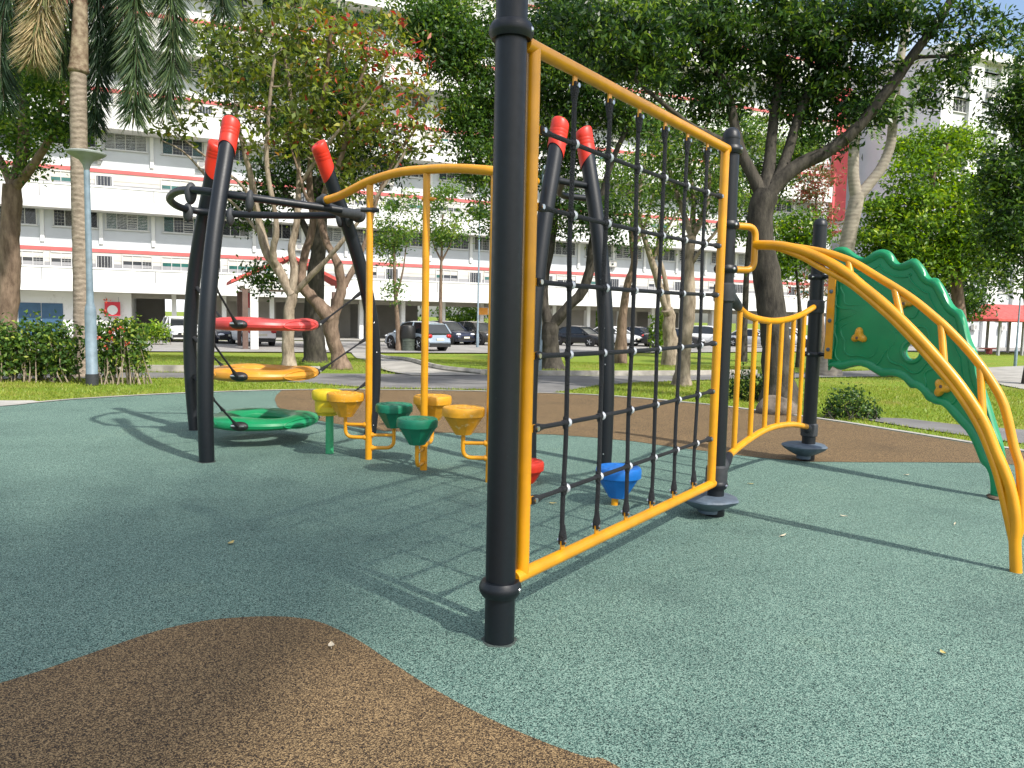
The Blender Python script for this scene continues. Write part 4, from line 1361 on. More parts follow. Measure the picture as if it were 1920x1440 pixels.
SB0, SB1 = -26.0, 69.5
blk = thing('apartment_block', 'long white apartment block with red stripes and corridor parapets behind the car park', 'apartment block', FP(20, 0, GZ))
B0, PER, NP_, REC = 2.74, 5.62, 5, -1.8
mb = MB()
for k in range(NP_):
    z = B0 + PER * k
    fbox(mb, SB0, SB1, REC, REC - 0.3, z, z + 2.30, 1)
    fbox(mb, SB0, SB1, REC + 0.012, REC, z + 0.10, z + 2.05, 2)
    fbox(mb, SB0, SB1, REC + 0.02, REC - 0.3, z + 2.30, z + 2.84, 1)
    fbox(mb, SB0, SB1, REC + 0.03, REC - 0.3, z + 3.10, z + 3.42, 0)
    fbox(mb, SB0, SB1, REC, REC - 0.3, z + 3.42, z + PER, 3)
wall = mb.build('outer_wall', [M['white'], M['offwhite'], M['dado'], M['greywall']], blk, smooth=0)
for k in range(NP_):
    z = B0 + PER * k
    mb = MB()
    PE = 66.0
    fbox(mb, SB0, PE, 0.0, -0.14, z, z + 1.56)
    fbox(mb, SB0, PE, -0.14, REC + 0.02, z + 0.02, z + 0.20)
    fbox(mb, SB0, PE, 0.05, -0.19, z + 1.56, z + 1.68)
    par = mb.build('parapet', M['white'], blk, smooth=0)
    mb = MB()
    fbox(mb, SB0, SB1, REC + 0.07, REC - 0.3, z + 2.84, z + 3.10)
    mb.build('red_stripe', M['stripe'], blk, smooth=0)
    for b_ in range(-1, 11):
        s_ = -4.0 + 7.0 * b_ + 0.15
        if k < 4:
            mb = MB()
            fbox(mb, s_ - 0.03, s_ + 0.03, 0.03, 0.0, z + 0.75, z + 1.62)
            mb.build('drain_spout', M['dado'], par, smooth=0)
    for b_ in range(-1, 10):
        for off in (0.0, 3.62):
            s_ = -4.0 + 7.0 * b_ + off
            if k < 4:
                mb = MB()
                fbox(mb, s_ - 0.12, s_ + 0.12, REC + 0.16, REC, z + 3.42, z + PER)
                mb.build('pilaster', M['white'], blk, smooth=0)
mb = MB()
fbox(mb, SB0, SB1, 0.6, -10.5, B0 + PER * NP_, B0 + PER * NP_ + 0.5)
fbox(mb, SB0, SB1, REC - 0.3, -10.2, B0, B0 + 0.25)
fbox(mb, SB0, SB0 + 0.3, REC - 0.3, -10.2, B0, B0 + PER * NP_)
fbox(mb, SB1 - 0.3, SB1, REC - 0.3, -10.2, B0, B0 + PER * NP_)
fbox(mb, SB0, SB1, -9.9, -10.2, B0, B0 + PER * NP_)
mb.build('roof_slab', M['white'], blk, smooth=0)
wv = variants('window', ['grrg', 'llrl', 'cddc', 'grlg', 'dddd', 'rcrd', 'qqrr'], 2.8, 1.2)
cv = variants('corridor_window', ['ggd', 'ddr', 'drd', 'gdd', 'ggg'], 2.0, 1.45)
mbd = MB(); mbd.box((0, 0, 1.05), (1.15, 0.06, 2.1)); mbd.box((0, -0.04, 1.05), (0.95, 0.04, 2.0), mi=1)
for q in range(5): mbd.box((-0.4 + 0.2 * q, -0.075, 1.05), (0.02, 0.02, 1.95), mi=0)
dme = bpy.data.meshes.new('doorway'); dme.from_pydata(np.concatenate(mbd.v).tolist(), [], mbd.f)
dme.materials.append(M['frame']); dme.materials.append(M['glassd']); dme.polygons.foreach_set('material_index', mbd.mi)
mba = MB(); mba.box((0, -0.25, 0.3), (0.75, 0.32, 0.55)); mba.lathe([(0.2, 0), (0.2, 0.02)], (-0.08, -0.41, 0.3), 16, mi=1, axis=(0, -1, 0)); mba.box((0, -0.2, -0.02), (0.85, 0.45, 0.04), mi=1)
ame = bpy.data.meshes.new('aircon_unit'); ame.from_pydata(np.concatenate(mba.v).tolist(), [], mba.f)
ame.materials.append(M['offwhite']); ame.materials.append(M['dado']); ame.polygons.foreach_set('material_index', mba.mi)
rnd = random.Random(5)
wcount = 0
for b_ in range(-1, 10):
    s_ = -4.0 + 7.0 * b_
    for k in range(4):
        z = B0 + PER * k
        for off in (2.05, 5.3):
            if wcount < 98 and rnd.random() < 0.97:
                put('window', rnd.choice(wv), blk, s_ + off, REC + 0.02, z + 4.52)
                wcount += 1
        if k < 4:
            put('corridor_window', rnd.choice(cv), blk, s_ + 1.6 + rnd.uniform(-0.2, 0.2), REC + 0.03, z + 1.30)
            if rnd.random() < 0.6:
                put('corridor_window', rnd.choice(cv), blk, s_ + 6.0 + rnd.uniform(-0.2, 0.2), REC + 0.03, z + 1.30)
            put('doorway', dme, blk, s_ + 3.9 + rnd.uniform(-0.3, 0.3), REC + 0.05, z + 0.55)
            if rnd.random() < 0.35 and k < 3:
                put('aircon_unit', ame, blk, s_ + 3.4, REC + 0.0, z + 3.7)
# the open ground floor
for b_ in range(-6, 21):
    s_ = 0.8 + 3.5 * b_
    if SB0 < s_ < SB1:
        mb = MB()
        fbox(mb, s_ - 0.16, s_ + 0.16, REC - 0.1, REC - 0.75, GZ, B0 + 0.02)
        mb.build('column', M['white'], blk, smooth=0)
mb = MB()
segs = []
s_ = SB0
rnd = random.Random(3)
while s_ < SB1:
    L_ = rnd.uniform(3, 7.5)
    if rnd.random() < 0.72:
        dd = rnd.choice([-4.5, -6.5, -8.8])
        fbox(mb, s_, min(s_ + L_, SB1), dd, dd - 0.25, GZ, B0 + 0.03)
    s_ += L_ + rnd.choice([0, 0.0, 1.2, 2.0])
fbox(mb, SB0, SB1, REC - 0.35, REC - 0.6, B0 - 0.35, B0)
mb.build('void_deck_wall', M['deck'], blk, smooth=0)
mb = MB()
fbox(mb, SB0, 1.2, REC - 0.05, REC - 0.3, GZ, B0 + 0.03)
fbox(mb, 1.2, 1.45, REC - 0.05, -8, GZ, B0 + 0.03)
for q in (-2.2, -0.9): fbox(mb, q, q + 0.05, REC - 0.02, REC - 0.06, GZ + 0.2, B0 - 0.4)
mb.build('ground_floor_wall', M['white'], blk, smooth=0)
mb = MB()
fbox(mb, -5.6, -4.25, REC + 0.01, REC - 0.06, GZ + 0.05, B0 - 0.85)
fbox(mb, -4.2, -2.9, REC + 0.01, REC - 0.06, GZ + 0.05, B0 - 0.85)
mb.build('shutter_door', M['bluedoor'], blk, smooth=0)
mb = MB()
fbox(mb, 67.4, 69.2, REC + 0.5, REC - 0.2, 12.5, 26.0)
mb.build('stair_panel', M['pinkred'], blk, smooth=0)

# the second block, stepped forward at the right
blk2 = thing('apartment_block', 'white block with a lilac end wall and outside air conditioners seen through the big tree', 'apartment block', FP(80, 6, GZ))
S2, E2, D2, H2 = 71.6, 105.0, 7.6, 27.3
mb = MB()
fbox(mb, S2 + 0.01, E2, D2 - 0.4, D2 - 12, GZ, H2)
mb.build('outer_wall', M['greywall'], blk2, smooth=0)
mb = MB(); fbox(mb, S2 - 0.25, S2 + 0.012, D2 - 0.02, D2 - 13, GZ, H2); mb.build('end_wall', M['lilac'], blk2, smooth=0)
mb = MB()
fbox(mb, S2, S2 + 1.3, D2, D2 - 0.4, GZ, H2)
for q in range(1, 8): fbox(mb, S2 + 1.3 + 4.2 * q - 1.9, S2 + 1.3 + 4.2 * q - 0.15, D2 - 0.05, D2 - 0.41, GZ, H2)
fbox(mb, S2 - 0.5, E2, D2 + 0.5, D2 - 12.5, H2, H2 + 0.9)
mb.build('pier_band', M['white'], blk2, smooth=0)
mb = MB()
fbox(mb, S2 + 4, S2 + 9, D2 - 3, D2 - 7, H2 + 0.9, H2 + 2.6)
for q in range(8): fbox(mb, S2 + 1 + q * 1.6, S2 + 1.05 + q * 1.6, D2 + 0.3, D2 + 0.25, H2 + 0.9, H2 + 1.9)
fbox(mb, S2, E2, D2 + 0.3, D2 + 0.25, H2 + 1.85, H2 + 1.95)
mb.build('roof_railing', M['dado'], blk2, smooth=0)
w2 = variants('window', ['bbdd', 'lldb', 'dbbd', 'lbbl'], 2.1, 1.25)
for b_ in range(4):
    s_ = S2 + 2.55 + 4.2 * b_ + (0.0 if b_ == 0 else -0.25)
    for k in range(9):
        z = H2 - 2.2 - 2.85 * k
        if z < GZ + 1: continue
        put('window', rnd.choice(w2), blk2, s_, D2 - 0.38, z)
        if k % 2 == 0: put('aircon_unit', ame, blk2, s_ + 0.2, D2 - 0.36, z - 1.0)
        mb = MB(); fbox(mb, s_ - 1.2, s_ + 1.2, D2 - 0.05, D2 - 0.4, z + 1.30, z + 1.30); mb.build('sunshade_ledge', M['stripe'], blk2, smooth=0)

# gabled drop-off porch
pc = P(536, 600, 44.0)
def porch():
    t = thing('entrance_porch', 'gabled porch with red roof and white columns behind the pale trees', 'porch', (pc[0], pc[1], GZ))
    fd, fn = FD, FN
    zE, zA = 3.05, 4.5
    hw, hl = 3.05, 2.6
    mb = MB()
    for sg in (-1, 1):
        a = pc * V3(1, 1, 0) + fd * sg * hw
        r_ = pc * V3(1, 1, 0)
        vs = []
        for zz in (0, 0.18):
            for dl in (-hl, hl):
                vs += [a + fn * dl + V3(0, 0, zE + zz), r_ + fn * dl + V3(0, 0, zA + zz)]
        mb.add(vs, [(0, 1, 3, 2), (4, 6, 7, 5), (0, 4, 5, 1), (2, 3, 7, 6), (0, 2, 6, 4)])
    mb.build('roof', M['roofred'], t, smooth=0)
    mb = MB()
    for dl in (-hl + 0.3, hl - 0.3):
        c = pc * V3(1, 1, 0) + fn * dl
        mb.box(c + V3(0, 0, zE - 0.12), (2 * hw - 1.4, 0.2, 0.3), rot=ROTZ)
        vs = [c - fd * (hw - 0.9) + V3(0, 0, zE + 0.05), c + fd * (hw - 0.9) + V3(0, 0, zE + 0.05), c + V3(0, 0, zA - 0.12)]
        vs = vs + [v + fn * 0.08 for v in vs]
        mb.add(vs, [(0, 1, 2), (3, 5, 4), (0, 3, 4, 1), (1, 4, 5, 2), (2, 5, 3, 0)])
    mb.build('gable_beam', M['white'], t, smooth=0)
    for sg in (-1, 1):
        for dl in (-hl + 0.3, hl - 0.3):
            mb = MB(); mb.box(pc * V3(1, 1, 0) + fd * sg * (hw - 1.15) + fn * dl + V3(0, 0, (zE + GZ) / 2 - 0.1), (0.4, 0.4, zE - GZ - 0.25), rot=ROTZ)
            mb.build('column', M['white'], t, smooth=0)
            mb = MB(); mb.box(pc * V3(1, 1, 0) + fd * sg * (hw - 0.7) + fn * dl + V3(0, 0, (zE + GZ) / 2 - 0.15), (0.28, 0.28, zE - GZ - 0.3), rot=ROTZ)
            mb.build('brown_post', M['timber'], t, smooth=0)
porch()
# red roofed shelter at the far right
def shelter():
    c0 = P(1905, 640, 60); c0[2] = GZ
    t = thing('covered_walkway', 'low shelter with red hipped roof on grey posts beside the white block', 'shelter', c0)
    L_, W_ = 5.6, 2.3
    zE, zA = 2.2, 3.35
    c = c0 * V3(1, 1, 0)
    q = [c - FD * (L_ + .6) - FN * (W_ + .5), c + FD * (L_ + 3) - FN * (W_ + .5), c + FD * (L_ + 3) + FN * (W_ + .5), c - FD * (L_ + .6) + FN * (W_ + .5)]
    r_ = [c - FD * (L_ - 2.0), c + FD * (L_ + 1)]
    vs = [p + V3(0, 0, zE) for p in q] + [p + V3(0, 0, zA) for p in r_] + [p + V3(0, 0, zE - 0.16) for p in q]
    mb = MB(); mb.add(vs, [(0, 4, 5, 1), (1, 5, 2), (2, 5, 4, 3), (3, 4, 0), (0, 1, 7, 6), (1, 2, 8, 7), (2, 3, 9, 8), (3, 0, 6, 9), (6, 7, 8, 9)])
    mb.build('roof', M['roofred'], t, smooth=0)
    for k in range(5):
        for sg in (-1, 1):
            mb = MB(); mb.box(c - FD * (L_ - 0.3) + FD * 2.6 * k + FN * sg * W_ + V3(0, 0, (zE - 0.15 + GZ) / 2), (0.16, 0.16, zE - 0.15 - GZ), rot=ROTZ)
            mb.build('column', M['dado'], t, smooth=0)
    mb = MB(); mb.box(c - FD * 3.0 + V3(0, 0, GZ + 0.42), (1.8, 0.45, 0.08), rot=ROTZ); mb.box(c - FD * 3.0 + V3(0, 0, GZ + 0.2), (0.3, 0.3, 0.4), rot=ROTZ); mb.build('bench', M['stripe'], t, smooth=0)
shelter()
def sign(name, lab, c, w_, h_, m, circ=False):
    """a small board on posts or hung under the block"""
    t = thing(name, lab, 'sign', c)
    mb = MB(); mb.box(c, (w_, 0.06, h_), rot=ROTZ); mb.build('board', m, t, smooth=0)
    mb = MB()
    if circ:
        mb.lathe([(h_ * 0.34, 0.0), (h_ * 0.34, 0.02)], c + FN * 0.035 - V3(0, 0, 0.08), 24, axis=FN)
        mb.build('emblem', M['white'], t)
    mb = MB()
    for sg in (-1, 1):
        mb.tube([c + FD * sg * w_ * 0.4 + V3(0, 0, h_ / 2), c + FD * sg * w_ * 0.4 + V3(0, 0, h_ / 2 + 0.35)], 0.02, 6)
    mb.build('hanger', M['dado'], t)
sgn = P(211, 579, 53.5)
sign('round_emblem_board', 'red board with a white round emblem on the dark ground floor wall', FP(s_at(211, -1.5), -1.5, sgn[2]), 1.0, 1.0, mat('sign_red', (0.55, 0.02, 0.04), 0.5, var=0.1, scale=5), True)
sign('hanging_sign', 'small red sign hanging beside the entrance porch column', P(464, 563, 41.5), 0.35, 0.8, M['pinkred'])
sign('orange_notice', 'orange and white notice under the block beside the climbing frame post', FP(s_at(903, -1.6), -1.6, P(903, 583, 64)[2]), 0.9, 0.6, mat('sign_orange', (0.75, 0.30, 0.03), 0.5, var=0.1, scale=5))

# ------------------------------------------------------------------ cars
def car(label, pos, heading, paint, style='sedan', k=0):
    t = thing('parked_car', label, 'car', pos, 'cars parked before the block', rotz=heading)
    if style == 'suv':
        Lc, Hc, wr = 4.4, 1.62, 0.36
        hood = [(-2.2, .55), (-2.18, .95), (-2.05, 1.02), (-1.3, 1.02), (0.7, 1.0), (1.1, .98), (1.75, .93), (2.1, .80), (2.2, .6)]
        roof = [(-2.08, 1.0), (-1.75, 1.50), (-1.2, 1.60), (0.0, 1.62), (0.45, 1.54), (1.15, 0.98)]
    elif style == 'mpv':
        Lc, Hc, wr = 4.6, 1.58, 0.34
        hood = [(-2.3, .55), (-2.28, .95), (-2.2, 1.05), (-1.3, 1.08), (0.9, 1.05), (1.5, 1.0), (2.0, .90), (2.25, .75), (2.3, .55)]
        roof = [(-2.22, 1.05), (-2.05, 1.45), (-1.6, 1.56), (0.1, 1.58), (0.6, 1.49), (1.55, 0.99)]
    else:
        Lc, Hc, wr = 4.6, 1.45, 0.33
        hood = [(-2.3, .5), (-2.27, .88), (-2.1, .96), (-1.5, .98), (-0.8, .95), (0.7, .92), (1.3, .88), (1.9, .78), (2.25, .62), (2.3, .48)]
        roof = [(-1.75, .95), (-1.05, 1.36), (-0.5, 1.44), (0.1, 1.44), (0.4, 1.38), (1.2, .90)]
    hx, hzz = zip(*hood)
    xs = np.linspace(hx[0], hx[-1], 26)
    zt_ = np.interp(xs, hx, hzz)
    wd = 0.90 * (1 - 0.16 * np.abs(xs / hx[-1]) ** 5)
    secs = []
    for x, z, w_ in zip(xs, zt_, wd):
        zb = 0.24
        half = [(w_ * 0.88, zb), (w_ * 0.97, zb + 0.10), (w_, zb + 0.25), (w_ * 1.0, (z + zb) / 2 + 0.05), (w_ * 0.97, z - 0.10), (w_ * 0.90, z - 0.02), (w_ * 0.6, z + 0.02), (0, z + 0.03)]
        pts = [(x, y, zz) for y, zz in half] + [(x, -y, zz) for y, zz in half[-2::-1]]
        secs.append(pts)
    n_ = len(secs[0])
    mb = MB()
    fs = [(i * n_ + j, (i + 1) * n_ + j, (i + 1) * n_ + (j + 1) % n_, i * n_ + (j + 1) % n_) for i in range(len(secs) - 1) for j in range(n_)]
    fs += [tuple(range(n_)), tuple(range((len(secs) - 1) * n_, len(secs) * n_))[::-1]]
    mb.add(np.array(secs).reshape(-1, 3), fs)
    # roof panel and pillars
    rx, rz_ = zip(*roof)
    def rpt(x, sgn, inner=0.0):
        z = np.interp(x, rx, rz_)
        f_ = (z - 0.9) / (Hc - 0.9)
        return (x, sgn * (0.86 - 0.22 * max(0, f_) - inner), z - inner * 0.4)
    tops = [r for r in roof if r[1] > Hc - 0.13]
    xs2 = np.linspace(tops[0][0], tops[-1][0], 8)
    vs = []
    for x in xs2:
        a, b_ = rpt(x, 1), rpt(x, -1)
        vs += [a, (x, a[1] * 0.6, a[2] + 0.035), (x, b_[1] * 0.6, b_[2] + 0.035), b_, (x, b_[1] * 0.98, b_[2] - 0.05), (x, a[1] * 0.98, a[2] - 0.05)]
    fs = [(i * 6 + j, i * 6 + (j + 1) % 6, (i + 1) * 6 + (j + 1) % 6, (i + 1) * 6 + j) for i in range(7) for j in range(6)] + [(0, 1, 2, 3, 4, 5), (42, 47, 46, 45, 44, 43)]
    mb.add(vs, fs)
    for sgn in (-1, 1):
        for seg in ([r[0] for r in roof if r[0] <= tops[0][0]], [r[0] for r in roof if r[0] >= tops[-1][0]], [0.5 * (rx[0] + rx[-1]) - 0.1] * 2):
            if seg[0] == seg[-1]:
                x = seg[0]
                q = rpt(x, sgn)
                mb.tube([(x, sgn * 0.87, 0.92), (x, q[1], q[2] - 0.02)], 0.04, 6)
            else:
                mb.tube([np.array(rpt(x, sgn)) for x in seg], 0.045, 6)
        # mirrors
        mb.ball((rx[-1] - 0.35, sgn * 0.98, 1.0), (0.07, 0.11, 0.07), 8, 6)
    mb.build('body', paint, t, world=False, smooth=40)
    # glass house
    xs3 = np.array(sorted(set(list(rx) + list(np.linspace(rx[0], rx[-1], 12)))))
    vs = []
    for x in xs3:
        a = rpt(x, 1, 0.02)
        vs += [(x, 0.85, 0.90), a, (x, -a[1], a[2]), (x, -0.85, 0.90)]
    k_ = len(xs3)
    mb = MB()
    mb.add(vs, [(i * 4 + j, i * 4 + j + 1, (i + 1) * 4 + j + 1, (i + 1) * 4 + j) for i in range(k_ - 1) for j in range(3)] + [(0, 3, 2, 1), (4 * k_ - 4, 4 * k_ - 3, 4 * k_ - 2, 4 * k_ - 1)])
    mb.build('windows', M['carglass'], t, world=False, smooth=20)
    for sgn in (-1, 1):
        for x in (-1.35, 1.38):
            mb = MB()
            c = V3(x, sgn * 0.80, wr)
            mb.lathe([(wr * 0.6, -0.10), (wr * 0.94, -0.10), (wr, -0.05), (wr, 0.08), (wr * 0.93, 0.125), (wr * 0.64, 0.13)], c, 24, axis=(0, sgn, 0))
            mb.lathe([(wr + 0.07, -0.12), (wr + 0.07, 0.098), (wr + 0.02, 0.1)], c + V3(0, 0, 0.02), 24, axis=(0, sgn, 0))
            tyre = mb.build('wheel', M['tyre'], t, world=False)
            mb = MB()
            mb.lathe([(wr * 0.66, 0.0), (wr * 0.66, 0.11), (wr * 0.58, 0.125)], c, 20, axis=(0, sgn, 0))
            for q in range(5):
                a = q * 2 * math.pi / 5
                mb.tube([c + V3(0, sgn * 0.135, 0), c + V3(math.cos(a) * wr * 0.6, sgn * 0.128, math.sin(a) * wr * 0.6)], 0.03, 6)
            mb.build('rim', M['rim'], tyre, world=False)
        mb = MB(); fz = hzz[-2] - 0.06
        mb.ball((hx[-1] - 0.13, sgn * 0.62, fz), (0.16, 0.20, 0.085), 12, 8); mb.build('headlight', M['headlight'], t, world=False)
        mb = MB(); mb.ball((hx[0] + 0.09, sgn * 0.66, 0.84), (0.10, 0.17, 0.09 if style != 'suv' else 0.12), 12, 8); mb.build('taillight', M['taillight'], t, world=False)
    mb = MB()
    mb.box((hx[-1] + 0.005, 0, 0.53), (0.05, 0.9, 0.16)); mb.box((hx[-1] - 0.02, 0, 0.38), (0.08, 1.5, 0.16))
    mb.build('grille', M['black'], t, world=False, smooth=0)
    mb = MB(); mb.box((hx[0] + 0.01, 0, 0.34), (0.07, 1.45, 0.2)); mb.build('bumper', M['black'], t, world=False, smooth=0)
    for x in (hx[-1] + 0.035, hx[0] - 0.015):
        mb = MB(); mb.box((x, 0, 0.52 if x > 0 else 0.66), (0.02, 0.5, 0.12)); mb.build('number_plate', M['plate'], t, world=False, smooth=0)
    return t
def carpaint(name, c, metal=0.35):
    return mat(name, c, 0.28, metal=metal, coat=0.6, var=0.08, scale=2)
CP = {'white': carpaint('white_car_paint', (0.72, 0.73, 0.74), 0.0), 'navy': carpaint('dark_blue_car_paint', (0.02, 0.025, 0.05)), 'black': carpaint('black_car_paint', (0.012, 0.012, 0.014)), 'grey': carpaint('grey_brown_car_paint', (0.06, 0.055, 0.05)), 'silverblue': carpaint('silver_blue_car_paint', (0.33, 0.40, 0.48)), 'silver': carpaint('silver_car_paint', (0.55, 0.56, 0.58))}
HN = math.atan2(FN[1], FN[0])
def car_at(px, Y, *a, **k_):
    p = P(px, 640, Y)
    return car(a[0], (p[0], p[1], GZ + 0.035), *a[1:], **k_)
car_at(338, 50, 'white people carrier facing the lawn behind the black ring tower posts', HN + 0.15, CP['white'], 'mpv')
car_at(472, 46.5, 'white saloon with red tail lights seen under the red ring', HN + math.pi + 0.2, CP['white'], 'sedan')
car_at(418, 49, 'dark blue saloon half hidden beside the white saloon', HN + 0.2, CP['navy'], 'sedan')
car_at(782, 44.5, 'silver blue hatchback with its tail lights towards the lawn', HN + math.pi + 0.35, CP['silverblue'], 'suv')
car_at(838, 55, 'dark blue car parked just past the silver blue hatchback', HN + 0.35, CP['navy'], 'suv')
car_at(893, 55.5, 'grey brown car with its bonnet towards the tall post', HN + 0.35, CP['grey'], 'suv')
car_at(1086, 57, 'long black car parked behind the rope net beside the dark trunk', HN + 0.55, CP['black'], 'sedan')
car_at(1150, 60, 'white car hidden mostly behind the curved black post', HN + 0.45, CP['white'], 'sedan')
car_at(1196, 61, 'dark blue saloon behind the slim reddish trunk', HN + 0.5, CP['navy'], 'sedan')
car_at(1262, 58, 'low black car by the round bush', HN + 0.9, CP['black'], 'sedan')
car_at(1328, 65, 'white off road car behind the pale barked trunk', HN + 0.7, CP['white'], 'suv')
car_at(1412, 63, 'silver car glimpsed through the yellow barrier', HN + 0.5, CP['silver'], 'sedan')
car_at(1478, 66, 'white hatchback glimpsed beside the yellow barrier and third post', HN + 0.6, CP['white'], 'suv')

# ------------------------------------------------------------------ vegetation
def leaf_part(name, c, L, W, tone, m, parent, up=0.5, droop=0.0, dirs=None, rng=RNG):
    """many leaf-sized faces: one folded blade each"""
    c = np.asarray(c, float)
    n_ = len(c)
    d = rng.normal(size=(n_, 3)) if dirs is None else np.asarray(dirs, float).copy()
    d[:, 2] -= droop
    d /= np.maximum(np.linalg.norm(d, axis=1, keepdims=True), 1e-9)
    nn = rng.normal(size=(n_, 3)) * (1 - up) + np.array([0, 0, 1.0]) * up
    s = np.cross(d, nn)
    s /= np.maximum(np.linalg.norm(s, axis=1, keepdims=True), 1e-9)
    nn = np.cross(s, d)
    L = np.broadcast_to(L, (n_,))[:, None] * rng.uniform(0.7, 1.25, (n_, 1))
    W = np.broadcast_to(W, (n_,))[:, None] * rng.uniform(0.75, 1.2, (n_, 1))
    v = np.empty((n_, 4, 3))
    v[:, 0] = c - d * L / 2
    v[:, 1] = c + s * W / 2 + nn * W * 0.18 - d * L * 0.05
    v[:, 2] = c + d * L / 2 - nn * L * 0.08
    v[:, 3] = c - s * W / 2 + nn * W * 0.18 - d * L * 0.05
    v = v.reshape(-1, 3)
    if parent is not None:
        v = v - ORG[parent.name]
    me = bpy.data.meshes.new(name)
    me.vertices.add(4 * n_)
    me.vertices.foreach_set('co', v.ravel())
    me.loops.add(4 * n_)
    me.loops.foreach_set('vertex_index', np.arange(4 * n_, dtype=np.int32))
    me.polygons.add(n_)
    me.polygons.foreach_set('loop_start', np.arange(n_, dtype=np.int32) * 4)
    me.polygons.foreach_set('loop_total', np.full(n_, 4, np.int32))
    at = me.attributes.new('tone', 'FLOAT', 'POINT')
    at.data.foreach_set('value', np.repeat(np.asarray(tone, np.float32), 4))
    me.materials.append(m)
    me.update(calc_edges=True)
    me.validate()
    o = bpy.data.objects.new(name, me)
    COL.objects.link(o)
    if parent is not None:
        o.parent = parent
        ORG[o.name] = ORG[parent.name]
    else:
        ORG[o.name] = V3(0, 0, 0)
    return o

def W3(p):
    return P(p[0], p[1], p[2])
def tree(name, label, limbs, blobs, leaf, bark, leaf_L=0.10, leaf_W=0.045, per_tip=40, spread=0.35, tips=1.0, group='trees round the playground', twig=0.016, tone=(0.5, 0.25), up=0.45, droop=0.15, seed=1, sides=14, bare=None, cat='tree', rough=0.06, crown_name='crown'):
    """limbs: lists of (px, py, depth) with start and end radius; blobs: (px, py, depth, radius px x, radius px y, tips)"""
    rng = np.random.default_rng(seed)
    base = W3(limbs[0][0][0])
    base[2] = min(base[2], tz(base[0], base[1]))
    t = thing(name, label, cat, base, group)
    mb = MB()
    nodes, rads = [], []
    for pts, r0, r1 in limbs:
        w_ = spline(np.array([W3(p) for p in pts]), 5)
        k = len(w_)
        rr = r0 + (r1 - r0) * np.linspace(0, 1, k) ** 0.8
        j = rng.normal(size=(k, 3)) * rr[:, None] * rough * 2
        j[0] = 0
        w_ = w_ + j
        jr = np.convolve(rng.normal(size=k + 4), np.ones(5) / 5, 'valid')
        rr = rr * (1 + jr * rough * 1.5)
        for q_ in range(3):
            j[:, q_] = np.convolve(np.pad(j[:, q_], 2, mode='edge'), np.ones(5) / 5, 'valid') * 1.6
        j[0] = 0
        w_ = spline(np.array([W3(p) for p in pts]), 5) + j
        if pts is limbs[0][0]:
            w_[0][2] = base[2] - 0.05
            rr[:3] *= np.array([1.45, 1.18, 1.06])
        mb.tube(w_, rr, sides if r0 > 0.05 else 8)
        nodes.append(w_[2:]); rads.append(rr[2:])
    nodes = list(np.concatenate(nodes)); rads = list(np.concatenate(rads))
    tipl, mids = [], []
    for bx in blobs:
        px, py, Y, rx, ry, nt_ = bx[:6]
        c = W3((px, py, Y))
        mx_, mz = rx * Y / F, ry * Y / F
        my_ = bx[6] if len(bx) > 6 else (mx_ + mz) / 2
        n_ = max(3, int(nt_ * tips * 1.25))
        q = rng.normal(size=(n_, 3))
        q /= np.linalg.norm(q, axis=1, keepdims=True)
        q *= rng.uniform(0.15, 1, (n_, 1)) ** 0.5
        tipl.append(c + q * np.array([mx_, my_, mz]))
    tipl = np.concatenate(tipl) if tipl else np.zeros((0, 3))
    tt = MB()
    arr = np.array(nodes)
    if len(tipl):
        d0 = np.array([np.min(np.linalg.norm(arr - p, axis=1)) for p in tipl])
        for i in np.argsort(d0):
            p = tipl[i]
            dd = np.linalg.norm(arr - p, axis=1) + 0.35 * np.maximum(0, arr[:, 2] - p[2])
            j = int(np.argmin(dd))
            a = arr[j]
            L_ = np.linalg.norm(p - a)
            if L_ < 0.05: continue
            r0 = min(rads[j] * 0.7, twig * (0.6 + L_ * 0.5))
            side = rng.normal(size=3) * L_ * 0.13
            k = max(3, int(L_ / 0.35))
            ts = np.linspace(0, 1, k + 1)[:, None]
            cv = a * (1 - ts) + p * ts + side * (4 * ts * (1 - ts)) + np.array([0, 0, 0.10 * L_]) * np.sin(ts * math.pi)
            rr = r0 + (0.004 - r0) * ts[:, 0]
            tt.tube(cv, np.maximum(rr, 0.004), 4, cap=False)
            arr = np.concatenate([arr, cv[1:]])
            rads += list(np.maximum(rr[1:], 0.005))
            mids.append(cv[max(1, k // 2):-1])
    if tt.n:
        mb.add(np.concatenate(tt.v), tt.f)
    mb.build('trunk', bark, t, smooth=60)
    if len(tipl) and per_tip:
        tl_ = tipl
        if bare is not None:
            tl_ = tl_[rng.uniform(size=len(tl_)) > bare]
        cs, tn = [], []
        extra = np.concatenate(mids) if mids else np.zeros((0, 3))
        sel = extra[rng.uniform(size=len(extra)) < 0.35] if len(extra) else extra
        for p in np.concatenate([tl_, sel]):
            n_ = max(1, int(rng.poisson(per_tip * 1.3)))
            q = rng.normal(size=(n_, 3)) * np.array([spread, spread, spread * 0.55])
            cs.append(p + q)
            tn.append(np.clip(tone[0] + rng.normal() * tone[1] * 0.7 + rng.normal(size=n_) * tone[1] * 0.7, 0, 1))
        leaf_part(crown_name, np.concatenate(cs), leaf_L, leaf_W, np.concatenate(tn), leaf, t, up, droop, rng=rng)
    return t

